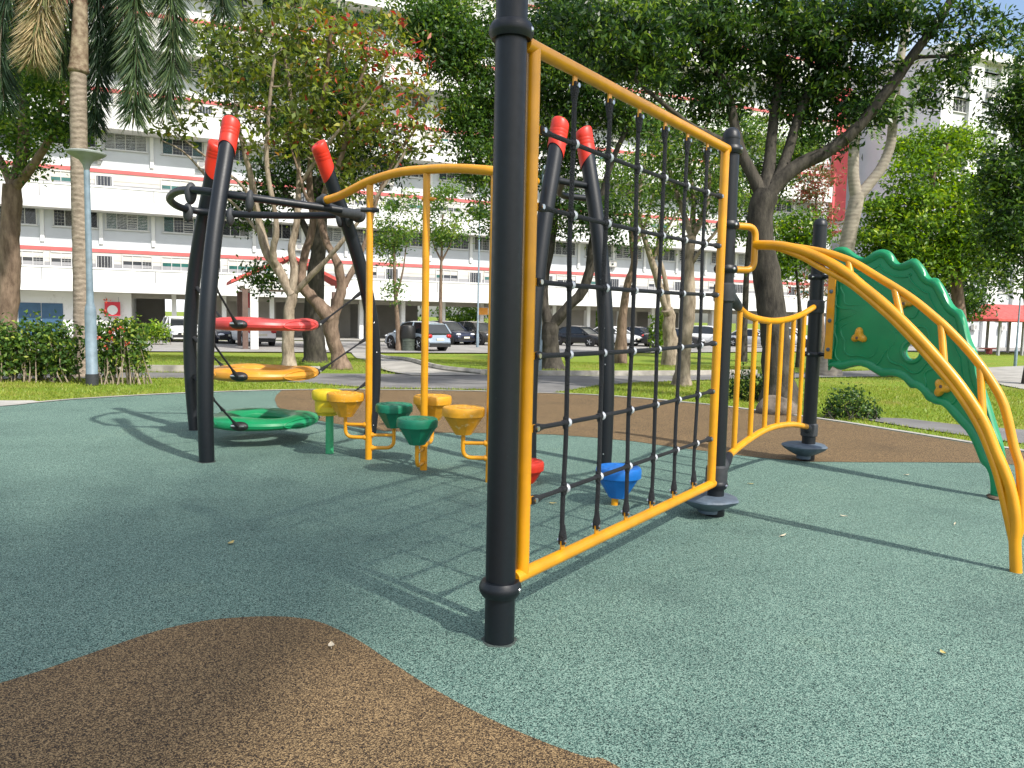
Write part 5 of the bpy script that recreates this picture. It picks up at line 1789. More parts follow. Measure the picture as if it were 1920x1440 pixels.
# forked tree at the far left
tree('forked_tree', 'forked brown tree rising behind the hedge at the edge of the palm', [
    ([(8, 640, 20), (14, 560, 20), (20, 480, 20), (22, 400, 20), (27, 345, 20)], 0.27, 0.21),
    ([(27, 350, 20), (40, 290, 20.2), (44, 220, 20.3), (38, 140, 20.4), (30, 60, 20.5)], 0.17, 0.07),
    ([(28, 352, 20), (60, 312, 19.7), (85, 275, 19.5), (105, 235, 19.4), (120, 180, 19.3)], 0.13, 0.05),
    ([(25, 360, 20), (5, 310, 20.4), (-20, 250, 20.6), (-30, 160, 20.6)], 0.12, 0.05)],
    [(95, 190, 19.4, 60, 80, 34), (40, 120, 20.3, 75, 90, 40), (20, 245, 20.4, 45, 50, 16), (115, 240, 19.3, 35, 40, 12), (-40, 150, 20.5, 60, 120, 20), (70, 60, 20.3, 70, 60, 26), (35, 300, 20, 40, 25, 6)],
    M['leaf_mid'], M['bark_brown'], 0.13, 0.065, 34, 0.28, seed=3, tone=(0.5, 0.3))

# foxtail palm
def palm():
    Y = 17.3
    b_ = W3((157, 712, Y)); b_[2] = 0
    t = thing('foxtail_palm', 'tall ringed palm trunk with drooping bushy fronds beside the street lamp', 'palm', b_, 'trees round the playground')
    mb = MB()
    pts = spline(np.array([b_ + V3(0, 0, -0.05), W3((155, 640, Y)), W3((153, 500, Y)), W3((149, 330, Y)), W3((147, 200, Y)), W3((147, 130, Y))]), 8)
    k = len(pts)
    rr = np.interp(np.linspace(0, 1, k), [0, 0.05, 0.15, 0.6, 1], [0.27, 0.21, 0.185, 0.175, 0.165])
    rr = rr * (1 + 0.025 * np.sin(np.arange(k) * 2.4))
    mb.tube(pts, rr, 20)
    mb.build('trunk', M['bark_palm'], t, smooth=60)
    mb = MB()
    sh = spline(np.array([W3((147, 138, Y)), W3((148, 118, Y)), W3((150, 60, Y)), W3((151, 0, Y)), W3((152, -80, Y))]), 6)
    mb.tube(sh, np.interp(np.linspace(0, 1, len(sh)), [0, 0.08, 0.2, 0.6, 1], [0.17, 0.215, 0.19, 0.15, 0.11]), 18)
    mb.build('crownshaft', mat('brown_crownshaft', (0.26, 0.21, 0.14), 0.8, var=0.5, scale=9, dirt=(0.10, 0.06, 0.035), bump=0.6), t, smooth=60)
    fronds = [
        ([(152, -70), (118, -100), (88, -40), (72, 40), (62, 105)], Y - 0.5, 0.92, 130, 0.50),
        ([(152, -70), (95, -130), (45, -90), (10, 0), (0, 110), (8, 190)], Y - 0.2, 0.28, 150, 0.52),
        ([(152, -70), (130, -60), (120, 0), (118, 70), (112, 130)], Y + 0.5, 0.55, 100, 0.42),
        ([(153, -80), (205, -140), (243, -70), (256, 40), (255, 130), (250, 215)], Y - 0.6, 0.60, 200, 0.50),
        ([(153, -80), (240, -160), (300, -90), (322, 0), (325, 100), (310, 205)], Y - 0.1, 0.60, 200, 0.50),
        ([(153, -80), (178, -60), (188, 20), (186, 120), (176, 240)], Y + 0.7, 0.22, 190, 0.42),
        ([(153, -80), (210, -110), (228, -30), (222, 60), (215, 120)], Y + 0.6, 0.35, 130, 0.45),
        ([(150, -80), (60, -120), (-10, -60), (-30, 60), (-30, 160)], Y + 0.6, 0.25, 130, 0.5),
        ([(152, -80), (280, -190), (360, -160), (400, -80), (420, 20)], Y + 0.6, 0.45, 130, 0.5),
    ]
    rng = np.random.default_rng(9)
    for path, Yf, tn, n_, ll in fronds:
        c = spline(np.array([W3((x, y, Y + (Yf - Y) * i / (len(path) - 1))) for i, (x, y) in enumerate(path)]), 10)
        mb = MB()
        mb.tube(c, np.linspace(0.035, 0.008, len(c)), 6)
        f_ = mb.build('frond', M['bark_palm'], t)
        n_ = int(n_ * 7.5)
        u = rng.uniform(0.18, 1.0, n_) * (len(c) - 1)
        i0_ = np.minimum(u.astype(int), len(c) - 2)
        p = c[i0_] + (c[i0_ + 1] - c[i0_]) * (u - i0_)[:, None]
        tg = c[i0_ + 1] - c[i0_]
        tg /= np.linalg.norm(tg, axis=1, keepdims=True)
        rd = rng.normal(size=(n_, 3))
        rd -= tg * np.sum(rd * tg, 1, keepdims=True)
        rd /= np.linalg.norm(rd, axis=1, keepdims=True)
        d = rd * 0.85 + tg * 0.75 + np.array([0, 0, -0.35])
        d /= np.linalg.norm(d, axis=1, keepdims=True)
        taper = np.interp(u / (len(c) - 1), [0.15, 0.4, 0.85, 1], [0.7, 1.0, 0.9, 0.6])
        Ls = ll * 1.75 * taper
        dry = tn > 0.8
        tone = np.clip(rng.normal(tn if dry else tn * 0.8, 0.10 if dry else 0.16, n_), 0, 1 if dry else 0.86)
        leaf_part('leaflets', p + d * Ls[:, None] * 0.5, Ls, 0.026, tone, M['leaf_palm'], f_, 0.4, 0, dirs=d, rng=rng)
palm()

# the two pale twisted trees in the middle
YA = 21.2
tree('pale_tree', 'pale twisted tree with a broken stump fork and sparse olive and red leaves', [
    ([(541, 692, YA), (541, 640, YA), (544, 590, YA), (550, 560, YA), (548, 545, YA)], 0.17, 0.15),
    ([(548, 552, YA), (530, 520, YA), (505, 480, YA), (490, 440, YA), (482, 395, YA), (470, 330, YA - 0.2), (452, 262, YA - 0.5), (440, 200, YA - 0.6)], 0.16, 0.05),
    ([(546, 560, YA), (552, 510, YA), (545, 470, YA + 0.1), (556, 420, YA + 0.1), (560, 350, YA + 0.2), (556, 270, YA + 0.2), (545, 180, YA + 0.2), (530, 80, YA)], 0.14, 0.04),
    ([(550, 550, YA), (580, 520, YA - 0.2), (610, 490, YA - 0.4), (640, 455, YA - 0.6), (672, 415, YA - 0.7), (720, 350, YA - 0.8), (760, 285, YA - 0.9)], 0.09, 0.03),
    ([(520, 505, YA), (512, 470, YA - 0.3), (518, 430, YA - 0.5), (512, 380, YA - 0.6), (500, 300, YA - 0.8), (505, 200, YA - 0.9), (515, 110, YA - 1.0)], 0.10, 0.035),
    ([(484, 400, YA), (455, 350, YA - 0.6), (420, 320, YA - 0.9), (375, 285, YA - 1.2), (330, 250, YA - 1.4)], 0.05, 0.02),
    ([(492, 445, YA), (450, 395, YA + 0.4), (395, 340, YA + 0.6), (345, 285, YA + 0.8), (300, 262, YA + 0.9)], 0.05, 0.018),
    ([(560, 350, YA), (600, 290, YA - 0.4), (640, 240, YA - 0.6), (690, 190, YA - 0.8), (730, 120, YA - 1)], 0.06, 0.02)],
    [(470, 120, YA - 0.5, 95, 90, 44), (545, 150, YA, 90, 100, 46), (420, 70, YA - 0.4, 80, 60, 30), (560, 40, YA, 110, 60, 40), (590, 260, YA, 60, 60, 24), (500, 245, YA - 0.6, 60, 60, 26), (330, 225, YA - 1.2, 55, 40, 14), (400, 170, YA - 0.8, 60, 60, 18), (700, 230, YA - 0.8, 60, 60, 20), (640, 330, YA - 0.3, 40, 35, 8)],
    M['leaf_olive'], M['bark_pale'], 0.23, 0.095, 2.6, 0.22, tips=1.7, seed=5, tone=(0.44, 0.20), twig=0.034, rough=0.10, bare=0.12)
YB = 21.7
tree('pale_tree', 'brown twisted tree forking low with reddish leaves over the yellow rail', [
    ([(640, 693, YB), (628, 650, YB), (622, 610, YB), (622, 590, YB)], 0.24, 0.19),
    ([(624, 600, YB), (600, 572, YB), (578, 548, YB + 0.1), (566, 520, YB + 0.2), (572, 480, YB + 0.2), (585, 420, YB + 0.2), (580, 340, YB + 0.1), (592, 250, YB), (610, 150, YB - 0.2), (620, 60, YB - 0.3)], 0.20, 0.05),
    ([(622, 595, YB), (636, 565, YB), (642, 535, YB), (630, 490, YB - 0.1), (612, 450, YB - 0.1), (602, 405, YB - 0.1), (612, 350, YB - 0.3), (640, 290, YB - 0.5), (660, 200, YB - 0.6), (690, 110, YB - 0.8)], 0.17, 0.045),
    ([(640, 545, YB), (668, 490, YB + 0.3), (690, 440, YB + 0.4), (705, 380, YB + 0.4), (735, 310, YB + 0.4), (780, 240, YB + 0.4)], 0.10, 0.03),
    ([(604, 410, YB), (575, 370, YB - 0.5), (560, 320, YB - 0.7), (540, 260, YB - 0.8)], 0.06, 0.02)],
    [(735, 195, YB - 0.2, 90, 55, 44), (650, 130, YB - 0.5, 95, 90, 48), (720, 90, YB - 0.3, 80, 70, 34), (650, 230, YB - 0.4, 70, 50, 26), (600, 60, YB, 100, 60, 30), (770, 260, YB + 0.3, 60, 40, 20), (690, 300, YB + 0.2, 60, 40, 14), (570, 240, YB - 0.6, 55, 50, 14)],
    M['leaf_olive'], M['bark_brown'], 0.23, 0.095, 2.6, 0.22, tips=1.7, seed=6, tone=(0.60, 0.26), twig=0.034, rough=0.10, bare=0.15)

# dark trees behind
tree('dark_tree', 'thick rooted dark tree directly behind the pale twisted trees', [
    ([(592, 690, 25), (592, 650, 25), (590, 600, 25), (594, 520, 25), (600, 430, 25), (598, 330, 25)], 0.42, 0.2),
    ([(596, 480, 25), (560, 400, 25.2), (520, 340, 25.4), (480, 300, 25.5)], 0.14, 0.05),
    ([(600, 420, 25), (640, 340, 25.2), (680, 260, 25.4)], 0.14, 0.05)],
    [(510, 330, 25.4, 60, 50, 22), (600, 260, 25.2, 80, 70, 30), (500, 520, 25, 28, 45, 9), (470, 380, 25.3, 45, 50, 12), (650, 200, 25.4, 90, 90, 40), (540, 180, 25.6, 90, 90, 40), (450, 120, 25.8, 80, 80, 30), (600, 70, 25.6, 120, 80, 40), (720, 300, 25.3, 50, 50, 14), (640, 340, 25.3, 60, 50, 16)],
    M['leaf_dark'], M['bark_dark'], 0.17, 0.075, 34, 0.30, seed=7)
tree('dense_tree', 'dense bright crowned tree hanging over the top beside the tall post', [
    ([(948, 690, 24), (945, 600, 24), (940, 480, 24), (925, 330, 24), (905, 210, 24), (880, 100, 24)], 0.24, 0.10),
    ([(925, 330, 24), (900, 300, 23.6), (885, 280, 23.3)], 0.06, 0.02),
    ([(905, 210, 24), (860, 150, 23.6), (820, 100, 23.2), (780, 50, 23)], 0.10, 0.04),
    ([(915, 260, 24), (960, 180, 24.5), (1000, 120, 24.8)], 0.10, 0.04)],
    [(830, 80, 23.2, 75, 80, 60), (890, 190, 23.6, 60, 60, 44), (885, 60, 23.8, 70, 80, 54), (780, 30, 23, 60, 50, 30), (890, 300, 23.4, 38, 50, 22), (905, 395, 23.5, 20, 42, 10), (860, 250, 23.4, 35, 35, 12), (1000, 100, 24.8, 70, 90, 40), (960, 220, 24.4, 60, 90, 30)],
    M['leaf_mid'], M['bark_brown'], 0.15, 0.065, 34, 0.27, seed=8, tone=(0.38, 0.3))
for i, (lab, tr, bl) in enumerate([
    ('slender sapling with airy crown left of the yellow step pole', [([(748, 648, 43), (746, 610, 43), (742, 560, 43), (740, 500, 43), (736, 430, 43)], 0.17, 0.06), ([(742, 560, 43), (755, 510, 43), (762, 460, 43)], 0.07, 0.03)], [(735, 430, 43, 42, 45, 34), (755, 385, 43, 32, 30, 18), (722, 470, 43, 25, 35, 12), (745, 555, 43, 16, 28, 6)]),
    ('slender sapling with airy crown right of the second yellow step pole', [([(826, 650, 45), (826, 600, 45), (826, 540, 45), (828, 480, 45), (830, 400, 45)], 0.15, 0.05), ([(828, 490, 45), (812, 455, 45), (805, 420, 45)], 0.06, 0.02), ([(828, 490, 45), (848, 450, 45), (856, 410, 45)], 0.06, 0.02)], [(828, 410, 45, 46, 55, 40), (838, 360, 45, 30, 25, 14), (815, 450, 45, 32, 22, 14), (852, 440, 45, 25, 25, 10)])]):
    tree('young_tree', lab, tr, bl, M['leaf_mid'], M['bark_brown'], 0.22, 0.10, 12, 0.34, seed=20 + i, tone=(0.6, 0.25), twig=0.03)
# trees seen through the net
tree('dark_tree', 'dark forked tree behind the left edge of the rope net', [
    ([(1036, 694, 23.5), (1032, 660, 23.5), (1031, 630, 23.5), (1034, 606, 23.5)], 0.34, 0.24),
    ([(1032, 612, 23.5), (1020, 570, 23.6), (1022, 520, 23.7), (1034, 460, 23.8), (1040, 390, 23.8), (1030, 300, 23.6), (1050, 210, 23.4)], 0.17, 0.07),
    ([(1036, 608, 23.5), (1062, 578, 23.3), (1090, 548, 23.2), (1106, 505, 23.1), (1112, 450, 23), (1125, 380, 22.8), (1150, 300, 22.6), (1190, 210, 22.3)], 0.19, 0.07)],
    [(1050, 300, 23.5, 60, 60, 26), (1090, 220, 23.2, 90, 80, 50), (1180, 170, 22.5, 90, 90, 50), (1060, 400, 23.6, 50, 50, 18), (1110, 120, 22.8, 110, 80, 70), (1030, 120, 23.3, 80, 110, 60), (1060, 20, 23, 100, 50, 40), (1200, 40, 22.6, 100, 60, 40), (1115, 400, 22.9, 40, 50, 14), (1160, 430, 22.8, 45, 40, 10), (1230, 230, 22.5, 50, 50, 16)],
    M['leaf_dark'], M['bark_dark'], 0.14, 0.06, 36, 0.27, seed=9, tone=(0.55, 0.28))
tree('slim_tree', 'slim reddish trunk before the dark blue saloon, crown thin and twiggy', [
    ([(1163, 655, 33), (1168, 600, 33), (1175, 540, 33), (1188, 490, 33), (1184, 430, 33), (1196, 370, 33), (1190, 300, 33)], 0.22, 0.08),
    ([(1186, 470, 33), (1210, 420, 33), (1225, 360, 33)], 0.10, 0.04)],
    [(1180, 360, 33, 50, 60, 24), (1215, 310, 33, 45, 50, 18), (1160, 310, 33, 40, 50, 14)],
    M['leaf_mid'], M['bark_brown'], 0.18, 0.08, 12, 0.34, seed=10, twig=0.04, rough=0.1)
tree('slim_tree', 'olive barked tree splitting into a wide V behind the net', [
    ([(1262, 672, 31), (1258, 630, 31), (1256, 600, 31), (1252, 580, 31)], 0.32, 0.22),
    ([(1252, 590, 31), (1238, 540, 31), (1222, 490, 31), (1206, 440, 31), (1196, 380, 31), (1210, 310, 31)], 0.17, 0.06),
    ([(1256, 600, 31), (1252, 560, 31), (1243, 510, 31), (1235, 470, 31), (1240, 400, 31), (1260, 330, 31)], 0.13, 0.05),
    ([(1222, 490, 31), (1250, 430, 30.6), (1290, 370, 30.3)], 0.08, 0.03)],
    [(1215, 380, 31, 55, 50, 24), (1265, 330, 30.6, 60, 55, 28), (1225, 440, 31, 40, 35, 12), (1190, 300, 31, 50, 45, 16)],
    M['leaf_mid'], M['bark_pale'], 0.18, 0.08, 13, 0.34, seed=11, twig=0.04, rough=0.1, tone=(0.6, 0.28))
tree('pale_tree', 'mottled pale trunk on the lawn just inside the right of the net, many thin twigs', [
    ([(1277, 724, 18.2), (1281, 680, 18.2), (1287, 620, 18.2), (1291, 560, 18.2), (1291, 500, 18.2), (1297, 440, 18.2)], 0.19, 0.12),
    ([(1293, 500, 18.2), (1318, 462, 18), (1345, 430, 17.9), (1365, 390, 17.8)], 0.055, 0.025),
    ([(1297, 445, 18.2), (1322, 390, 18.1), (1330, 330, 18), (1318, 270, 17.9), (1330, 210, 17.8)], 0.09, 0.03),
    ([(1296, 440, 18.2), (1278, 390, 18.3), (1262, 340, 18.4), (1245, 290, 18.4), (1250, 230, 18.3)], 0.08, 0.03),
    ([(1298, 430, 18.2), (1300, 370, 18.4), (1292, 310, 18.5), (1300, 240, 18.5)], 0.07, 0.03)],
    [(1290, 300, 18.2, 75, 65, 56), (1335, 250, 18, 50, 60, 30), (1240, 260, 18.4, 60, 55, 30), (1330, 400, 18, 35, 45, 12), (1250, 370, 18.3, 40, 40, 14), (1355, 350, 17.9, 25, 40, 8)],
    M['leaf_mid'], M['bark_pale'], 0.12, 0.055, 12, 0.22, seed=12, twig=0.022, rough=0.09, tone=(0.45, 0.3), bare=0.25)
# the big shade tree
YT = 14.6
tree('shade_tree', 'large dark shade tree whose long limb reaches over the climbing wall', [
    ([(1462, 742, YT), (1456, 690, YT), (1450, 620, YT), (1440, 540, YT), (1428, 470, YT), (1424, 410, YT), (1434, 365, YT)], 0.30, 0.22),
    ([(1434, 372, YT), (1470, 330, YT), (1510, 302, YT), (1555, 282, YT - 0.1), (1590, 255, YT - 0.2), (1625, 220, YT - 0.3), (1660, 175, YT - 0.4), (1692, 130, YT - 0.5), (1725, 85, YT - 0.6), (1760, 40, YT - 0.7), (1800, -30, YT - 0.8)], 0.15, 0.07),
    ([(1690, 132, YT - 0.5), (1715, 110, YT - 0.5), (1745, 106, YT - 0.5), (1790, 104, YT - 0.6), (1830, 80, YT - 0.7)], 0.05, 0.02),
    ([(1430, 375, YT), (1412, 330, YT + 0.1), (1392, 290, YT + 0.2), (1375, 230, YT + 0.3), (1362, 170, YT + 0.3), (1330, 110, YT + 0.3), (1290, 60, YT + 0.3)], 0.14, 0.05),
    ([(1434, 368, YT), (1442, 300, YT + 0.3), (1450, 220, YT + 0.5), (1462, 130, YT + 0.6), (1480, 30, YT + 0.7)], 0.14, 0.06),
    ([(1450, 350, YT), (1476, 290, YT + 0.2), (1500, 210, YT + 0.3), (1530, 140, YT + 0.4), (1580, 60, YT + 0.4), (1620, -20, YT + 0.4)], 0.12, 0.05),
    ([(1392, 290, YT + 0.2), (1350, 262, YT - 0.2), (1300, 238, YT - 0.5), (1250, 200, YT - 0.8), (1190, 150, YT - 1.0)], 0.08, 0.03),
    ([(1530, 145, YT + 0.4), (1565, 105, YT + 0.1), (1600, 60, YT), (1640, 10, YT - 0.2)], 0.07, 0.03)],
    [(1400, 50, YT + 0.3, 110, 90, 70), (1500, 80, YT + 0.4, 110, 90, 74), (1280, 80, YT, 120, 90, 60), (1590, 50, YT + 0.2, 100, 80, 56), (1490, 190, YT + 0.5, 70, 60, 26), (1590, 175, YT + 0.3, 50, 60, 20), (1350, 180, YT + 0.4, 70, 50, 22), (1180, 90, YT - 0.8, 100, 80, 44), (1690, 30, YT - 0.5, 70, 50, 22), (1800, 50, YT - 0.7, 70, 50, 13), (1640, 140, YT - 0.3, 35, 30, 7), (1790, 130, YT - 0.6, 60, 35, 9), (1870, 60, YT - 0.8, 55, 45, 8), (1550, 262, YT + 0.2, 40, 30, 7), (1635, 215, YT - 0.2, 35, 24, 6), (1100, 50, YT - 0.8, 80, 60, 24), (1735, 195, YT - 0.5, 45, 20, 4), (1440, 330, YT + 0.6, 50, 25, 4)],
    M['leaf_dark'], M['bark_dark'], 0.135, 0.050, 30, 0.165, tips=0.85, seed=13, tone=(0.44, 0.32), rough=0.05, twig=0.022, droop=0.35)
def tall_tree():
    # stands behind the camera: its thin high crown dapples the rubber round the near post
    rng = np.random.default_rng(77)
    b_ = V3(5.2, -11.0, 0)
    t = thing('tall_tree', 'tall open crowned tree out of view whose crown shades the rubber by the near post', 'tree', b_, 'trees round the playground')
    mb = MB()
    fork, top_ = V3(7.2, -8.9, 11.8), V3(8.8, -7.0, 15.2)
    mb.tube(spline(np.array([b_ + V3(0, 0, -0.05), V3(5.4, -10.8, 4), V3(6.0, -10.0, 8.0), fork, top_]), 6), np.linspace(0.36, 0.10, 25), 14)
    cs, tn = [], []
    for k in range(135):
        q = rng.normal(size=3); q /= np.linalg.norm(q)
        c = V3(9.6, -5.7, 16.0) + q * np.array([3.5, 3.2, 1.6]) * rng.uniform(0.05, 1) ** 0.5
        mb.tube(spline(np.array([fork if k % 2 else top_, (top_ + c) / 2 + V3(0, 0, 0.3), c]), 4), np.linspace(0.045, 0.008, 9), 5)
        n_ = 42
        cs.append(c + rng.normal(size=(n_, 3)) * np.array([0.65, 0.65, 0.35]))
        tn.append(np.clip(rng.normal(0.5, 0.25, n_), 0, 1))
    mb.build('trunk', M['bark_brown'], t, smooth=60)
    leaf_part('crown', np.concatenate(cs), 0.13, 0.055, np.concatenate(tn), M['leaf_mid'], t, 0.5, 0.1, rng=rng)
tall_tree()
# smooth grey forked trunk
YG = 23.0
tree('grey_forked_tree', 'smooth grey trunk forking like a Y behind the climbing wall', [
    ([(1556, 700, YG), (1566, 610, YG), (1578, 520, YG), (1590, 450, YG), (1602, 395, YG), (1608, 362, YG)], 0.26, 0.20),
    ([(1606, 372, YG), (1600, 330, YG), (1601, 285, YG), (1606, 240, YG), (1612, 190, YG + 0.2)], 0.18, 0.13),
    ([(1608, 370, YG), (1632, 342, YG), (1655, 310, YG), (1670, 270, YG), (1675, 220, YG), (1682, 150, YG), (1694, 80, YG), (1708, 0, YG), (1715, -80, YG)], 0.17, 0.10)],
    [], M['leaf_mid'], M['bark_grey'], per_tip=0, seed=14, rough=0.02)
def fern_fronds():
    t = bpy.data.objects['grey_forked_tree']
    rng = np.random.default_rng(4)
    for k, (x0, y0, x1, y1) in enumerate([(1625, 175, 1640, 260), (1625, 178, 1655, 230), (1680, 190, 1700, 235), (1615, 180, 1590, 240), (1682, 180, 1660, 225), (1690, 150, 1725, 200)]):
        c = spline(np.array([W3((x0, y0, YG)), W3(((x0 + x1) / 2 + 8, (y0 + y1) / 2 - 22, YG - 0.4)), W3((x1, y1, YG - 0.6))]), 12)
        mb = MB(); mb.tube(c, np.linspace(0.02, 0.006, len(c)), 5)
        f_ = mb.build('frond', M['bark_grey'], t)
        n_ = 90
        u = np.repeat(np.linspace(1, len(c) - 1.01, n_ // 2), 2)
        i0_ = u.astype(int)
        i1_ = np.minimum(i0_ + 1, len(c) - 1)
        p = c[i0_] + (c[i1_] - c[i0_]) * (u - i0_)[:, None]
        tg = c[i1_] - c[np.maximum(i1_ - 1, 0)]
        tg /= np.linalg.norm(tg, axis=1, keepdims=True)
        sd_ = np.cross(tg, np.array([0, -0.8, 0.6])); sd_ /= np.linalg.norm(sd_, axis=1, keepdims=True)
        sd_ *= np.where(np.arange(len(u)) % 2, 1, -1)[:, None]
        d = sd_ + tg * 0.5
        d /= np.linalg.norm(d, axis=1, keepdims=True)
        Ls = 0.42 * np.sin(np.interp(u / len(c), [0, 1], [0.5, 2.9]))
        leaf_part('leaflets', p + d * Ls[:, None] / 2, Ls, 0.05, rng.uniform(0.4, 0.8, len(u)), M['leaf_mid'], f_, 0.3, 0, dirs=d, rng=rng)
fern_fronds()
tree('bright_tree', 'bright yellow green bushy tree above the climbing wall', [
    ([(1800, 650, 27), (1797, 590, 27), (1792, 520, 27), (1780, 450, 27)], 0.26, 0.15),
    ([(1792, 520, 27), (1740, 460, 27), (1700, 420, 27), (1680, 370, 27)], 0.12, 0.05),
    ([(1785, 480, 27), (1820, 430, 27), (1850, 400, 27)], 0.12, 0.05),
    ([(1780, 450, 27), (1760, 390, 27), (1750, 330, 27), (1780, 270, 27)], 0.12, 0.05)],
    [(1700, 430, 26.6, 80, 75, 56), (1790, 410, 26.6, 85, 80, 60), (1840, 450, 26.6, 60, 60, 30), (1750, 340, 27, 75, 60, 40), (1735, 275, 28, 55, 35, 20), (1800, 270, 28, 50, 40, 18), (1690, 500, 26.6, 65, 50, 26), (1640, 440, 27, 45, 60, 20), (1780, 500, 26.6, 70, 40, 20)],
    M['leaf_bright'], M['bark_brown'], 0.17, 0.085, 34, 0.30, seed=15, tone=(0.48, 0.32))
tree('dark_tree', 'dark leaved tree filling the far right behind the arch climber', [
    ([(1945, 690, 21), (1940, 600, 21), (1930, 480, 21), (1925, 350, 21), (1920, 220, 21)], 0.25, 0.10),
    ([(1930, 450, 21), (1900, 390, 20.6), (1875, 340, 20.4)], 0.09, 0.04),
    ([(1932, 500, 21), (1905, 480, 20.5), (1880, 470, 20.3)], 0.07, 0.03)],
    [(1928, 195, 20.6, 48, 60, 30), (1915, 330, 20.6, 58, 80, 44), (1892, 430, 20.4, 50, 50, 26), (1910, 500, 20.4, 40, 45, 16), (1940, 110, 21, 35, 45, 14), (1950, 250, 21, 60, 120, 24), (1868, 345, 20.4, 32, 40, 10)],
    M['leaf_dark'], M['bark_dark'], 0.15, 0.065, 34, 0.27, seed=16, tone=(0.55, 0.28))
tree('tiered_tree', 'dark tiered tree standing before the red roofed shelter', [
    ([(1800, 668, 45), (1800, 600, 45), (1798, 540, 45), (1796, 470, 45)], 0.28, 0.12)],
    [(1790, 560, 45, 75, 18, 22, 2.4), (1810, 530, 45, 65, 16, 20, 2.2), (1795, 585, 45, 60, 12, 14, 2.0), (1800, 500, 45, 50, 15, 14, 2)],
    M['leaf_dark'], M['bark_dark'], 0.25, 0.11, 26, 0.40, seed=17, tone=(0.5, 0.25))
tree('young_tree', 'small bright tree behind the yellow barrier and the big dark trunk', [
    ([(1500, 668, 34), (1500, 600, 34), (1496, 540, 34), (1490, 480, 34)], 0.14, 0.05)],
    [(1490, 440, 34, 50, 45, 36), (1475, 500, 34, 40, 40, 20), (1520, 480, 34, 30, 40, 14)],
    M['leaf_bright'], M['bark_dark'], 0.2, 0.09, 26, 0.34, seed=18, tone=(0.4, 0.3))
tree('leafy_tree', 'mid green leafy tree filling the gap behind the limbs of the big shade tree', [
    ([(1392, 650, 40), (1396, 580, 40), (1400, 500, 40), (1405, 420, 40), (1410, 340, 40)], 0.2, 0.08),
    ([(1402, 460, 40), (1450, 390, 40), (1480, 330, 40)], 0.09, 0.04)],
    [(1400, 400, 40, 55, 60, 34), (1455, 320, 40, 60, 60, 36), (1350, 320, 40, 50, 55, 24), (1500, 280, 40, 45, 50, 20), (1400, 240, 40, 60, 50, 24)],
    M['leaf_mid'], M['bark_dark'], 0.22, 0.10, 26, 0.38, seed=33, tone=(0.6, 0.28), twig=0.03)
tree('reddish_tree', 'thin tree with reddish young leaves between the dark trunk and grey fork', [
    ([(1542, 665, 38), (1540, 600, 38), (1536, 520, 38), (1532, 440, 38), (1530, 360, 38)], 0.16, 0.05)],
    [(1530, 340, 38, 36, 50, 30), (1540, 420, 38, 28, 45, 18), (1520, 540, 38, 22, 40, 12)],
    M['leaf_red'], M['bark_brown'], 0.2, 0.09, 14, 0.36, seed=19, tone=(0.5, 0.3), twig=0.03)
# green things beyond the open ground floor, seen between its columns
for i, s_ in enumerate((-14, -2, 9, 17, 25, 33, 41, 50, 58)):
    c = FP(s_, -17 - (i % 3) * 2, GZ)
    x, y = project(c + V3(0, 0, 2.5))
    Yc = c[1]
    wx = 2.6 * F / Yc
    tree('far_shrub_tree', 'bushy green tree glimpsed beyond the open ground floor of the long block', [
        ([(x, project(c)[1], Yc), (x + 3, y + 30, Yc), (x + 2, y, Yc)], 0.2, 0.08)],
        [(x, y, Yc, wx, wx * 0.75, 34), (x + wx * 0.4, y + wx * 0.5, Yc, wx * 0.7, wx * 0.4, 14)],
        M['leaf_bright'], M['bark_dark'], 0.34, 0.17, 20, 0.5, seed=40 + i, group='trees beyond the open ground floor', twig=0.05)

# hedge plants, bushes, rock
def shrub(name, label, px, Y, stems, blobs, leaf, n_leaf, L, W, tone, seed, group=None, flowers=0, stemmat=None, fl_at=None):
    rng = np.random.default_rng(seed)
    b_ = P(px, 715, Y); b_[2] = tz(b_[0], b_[1])
    t = thing(name, label, 'shrub', b_, group)
    mb = MB()
    cs = []
    for (bx, by, rx, ry, rd) in blobs:
        c = P(bx, by, Y)
        q = rng.normal(size=(int(n_leaf * rx * ry / 1000), 3))
        q /= np.linalg.norm(q, axis=1, keepdims=True)
        q *= rng.uniform(0.1, 1.0, (len(q), 1)) ** 0.45
        q *= 1 + 0.22 * np.sin(q[:, :1] * 9 + seed) + 0.12 * np.sin(q[:, 2:] * 15)
        cs.append(c + q * np.array([rx * Y / F, rd, ry * Y / F]))
    cs = np.concatenate(cs)
    for _ in range(stems):
        e = cs[rng.integers(len(cs))]
        s0_ = V3(e[0] + rng.normal() * 0.06, e[1] + rng.normal() * 0.08, b_[2])
        m_ = (s0_ + e) / 2 + V3(*rng.normal(size=3)) * 0.05
        mb.tube(spline(np.array([s0_, m_, e]), 4), np.linspace(0.014, 0.005, 9), 5)
    mb.build('stems', stemmat or M['bark_pale'], t)
    leaf_part('foliage', cs, L, W, np.clip(rng.normal(tone[0], tone[1], len(cs)), 0, 1), leaf, t, 0.45, 0.1, rng=rng)
    if flowers:
        fc = P(fl_at[0], fl_at[1], Y - 0.3)
        q = fc + rng.normal(size=(flowers, 3)) * np.array([0.20, 0.12, 0.30])
        leaf_part('flowers', np.repeat(q, 5, 0) + rng.normal(size=(flowers * 5, 3)) * 0.03, 0.06, 0.045, rng.uniform(0, 1, flowers * 5), M['petal'], t, 0.2, rng=rng)
hg = 'hedge plants behind the lawn strip'
YH = 15.7
shrub('hedge_plant', 'leafy hedge plant outermost of the row, under the forked tree', 10, YH, 26, [(5, 650, 48, 50, 0.4), (-30, 660, 40, 50, 0.4), (15, 690, 30, 22, 0.3)], M['leaf_hedge'], 620, 0.10, 0.055, (0.5, 0.28), 51, hg)
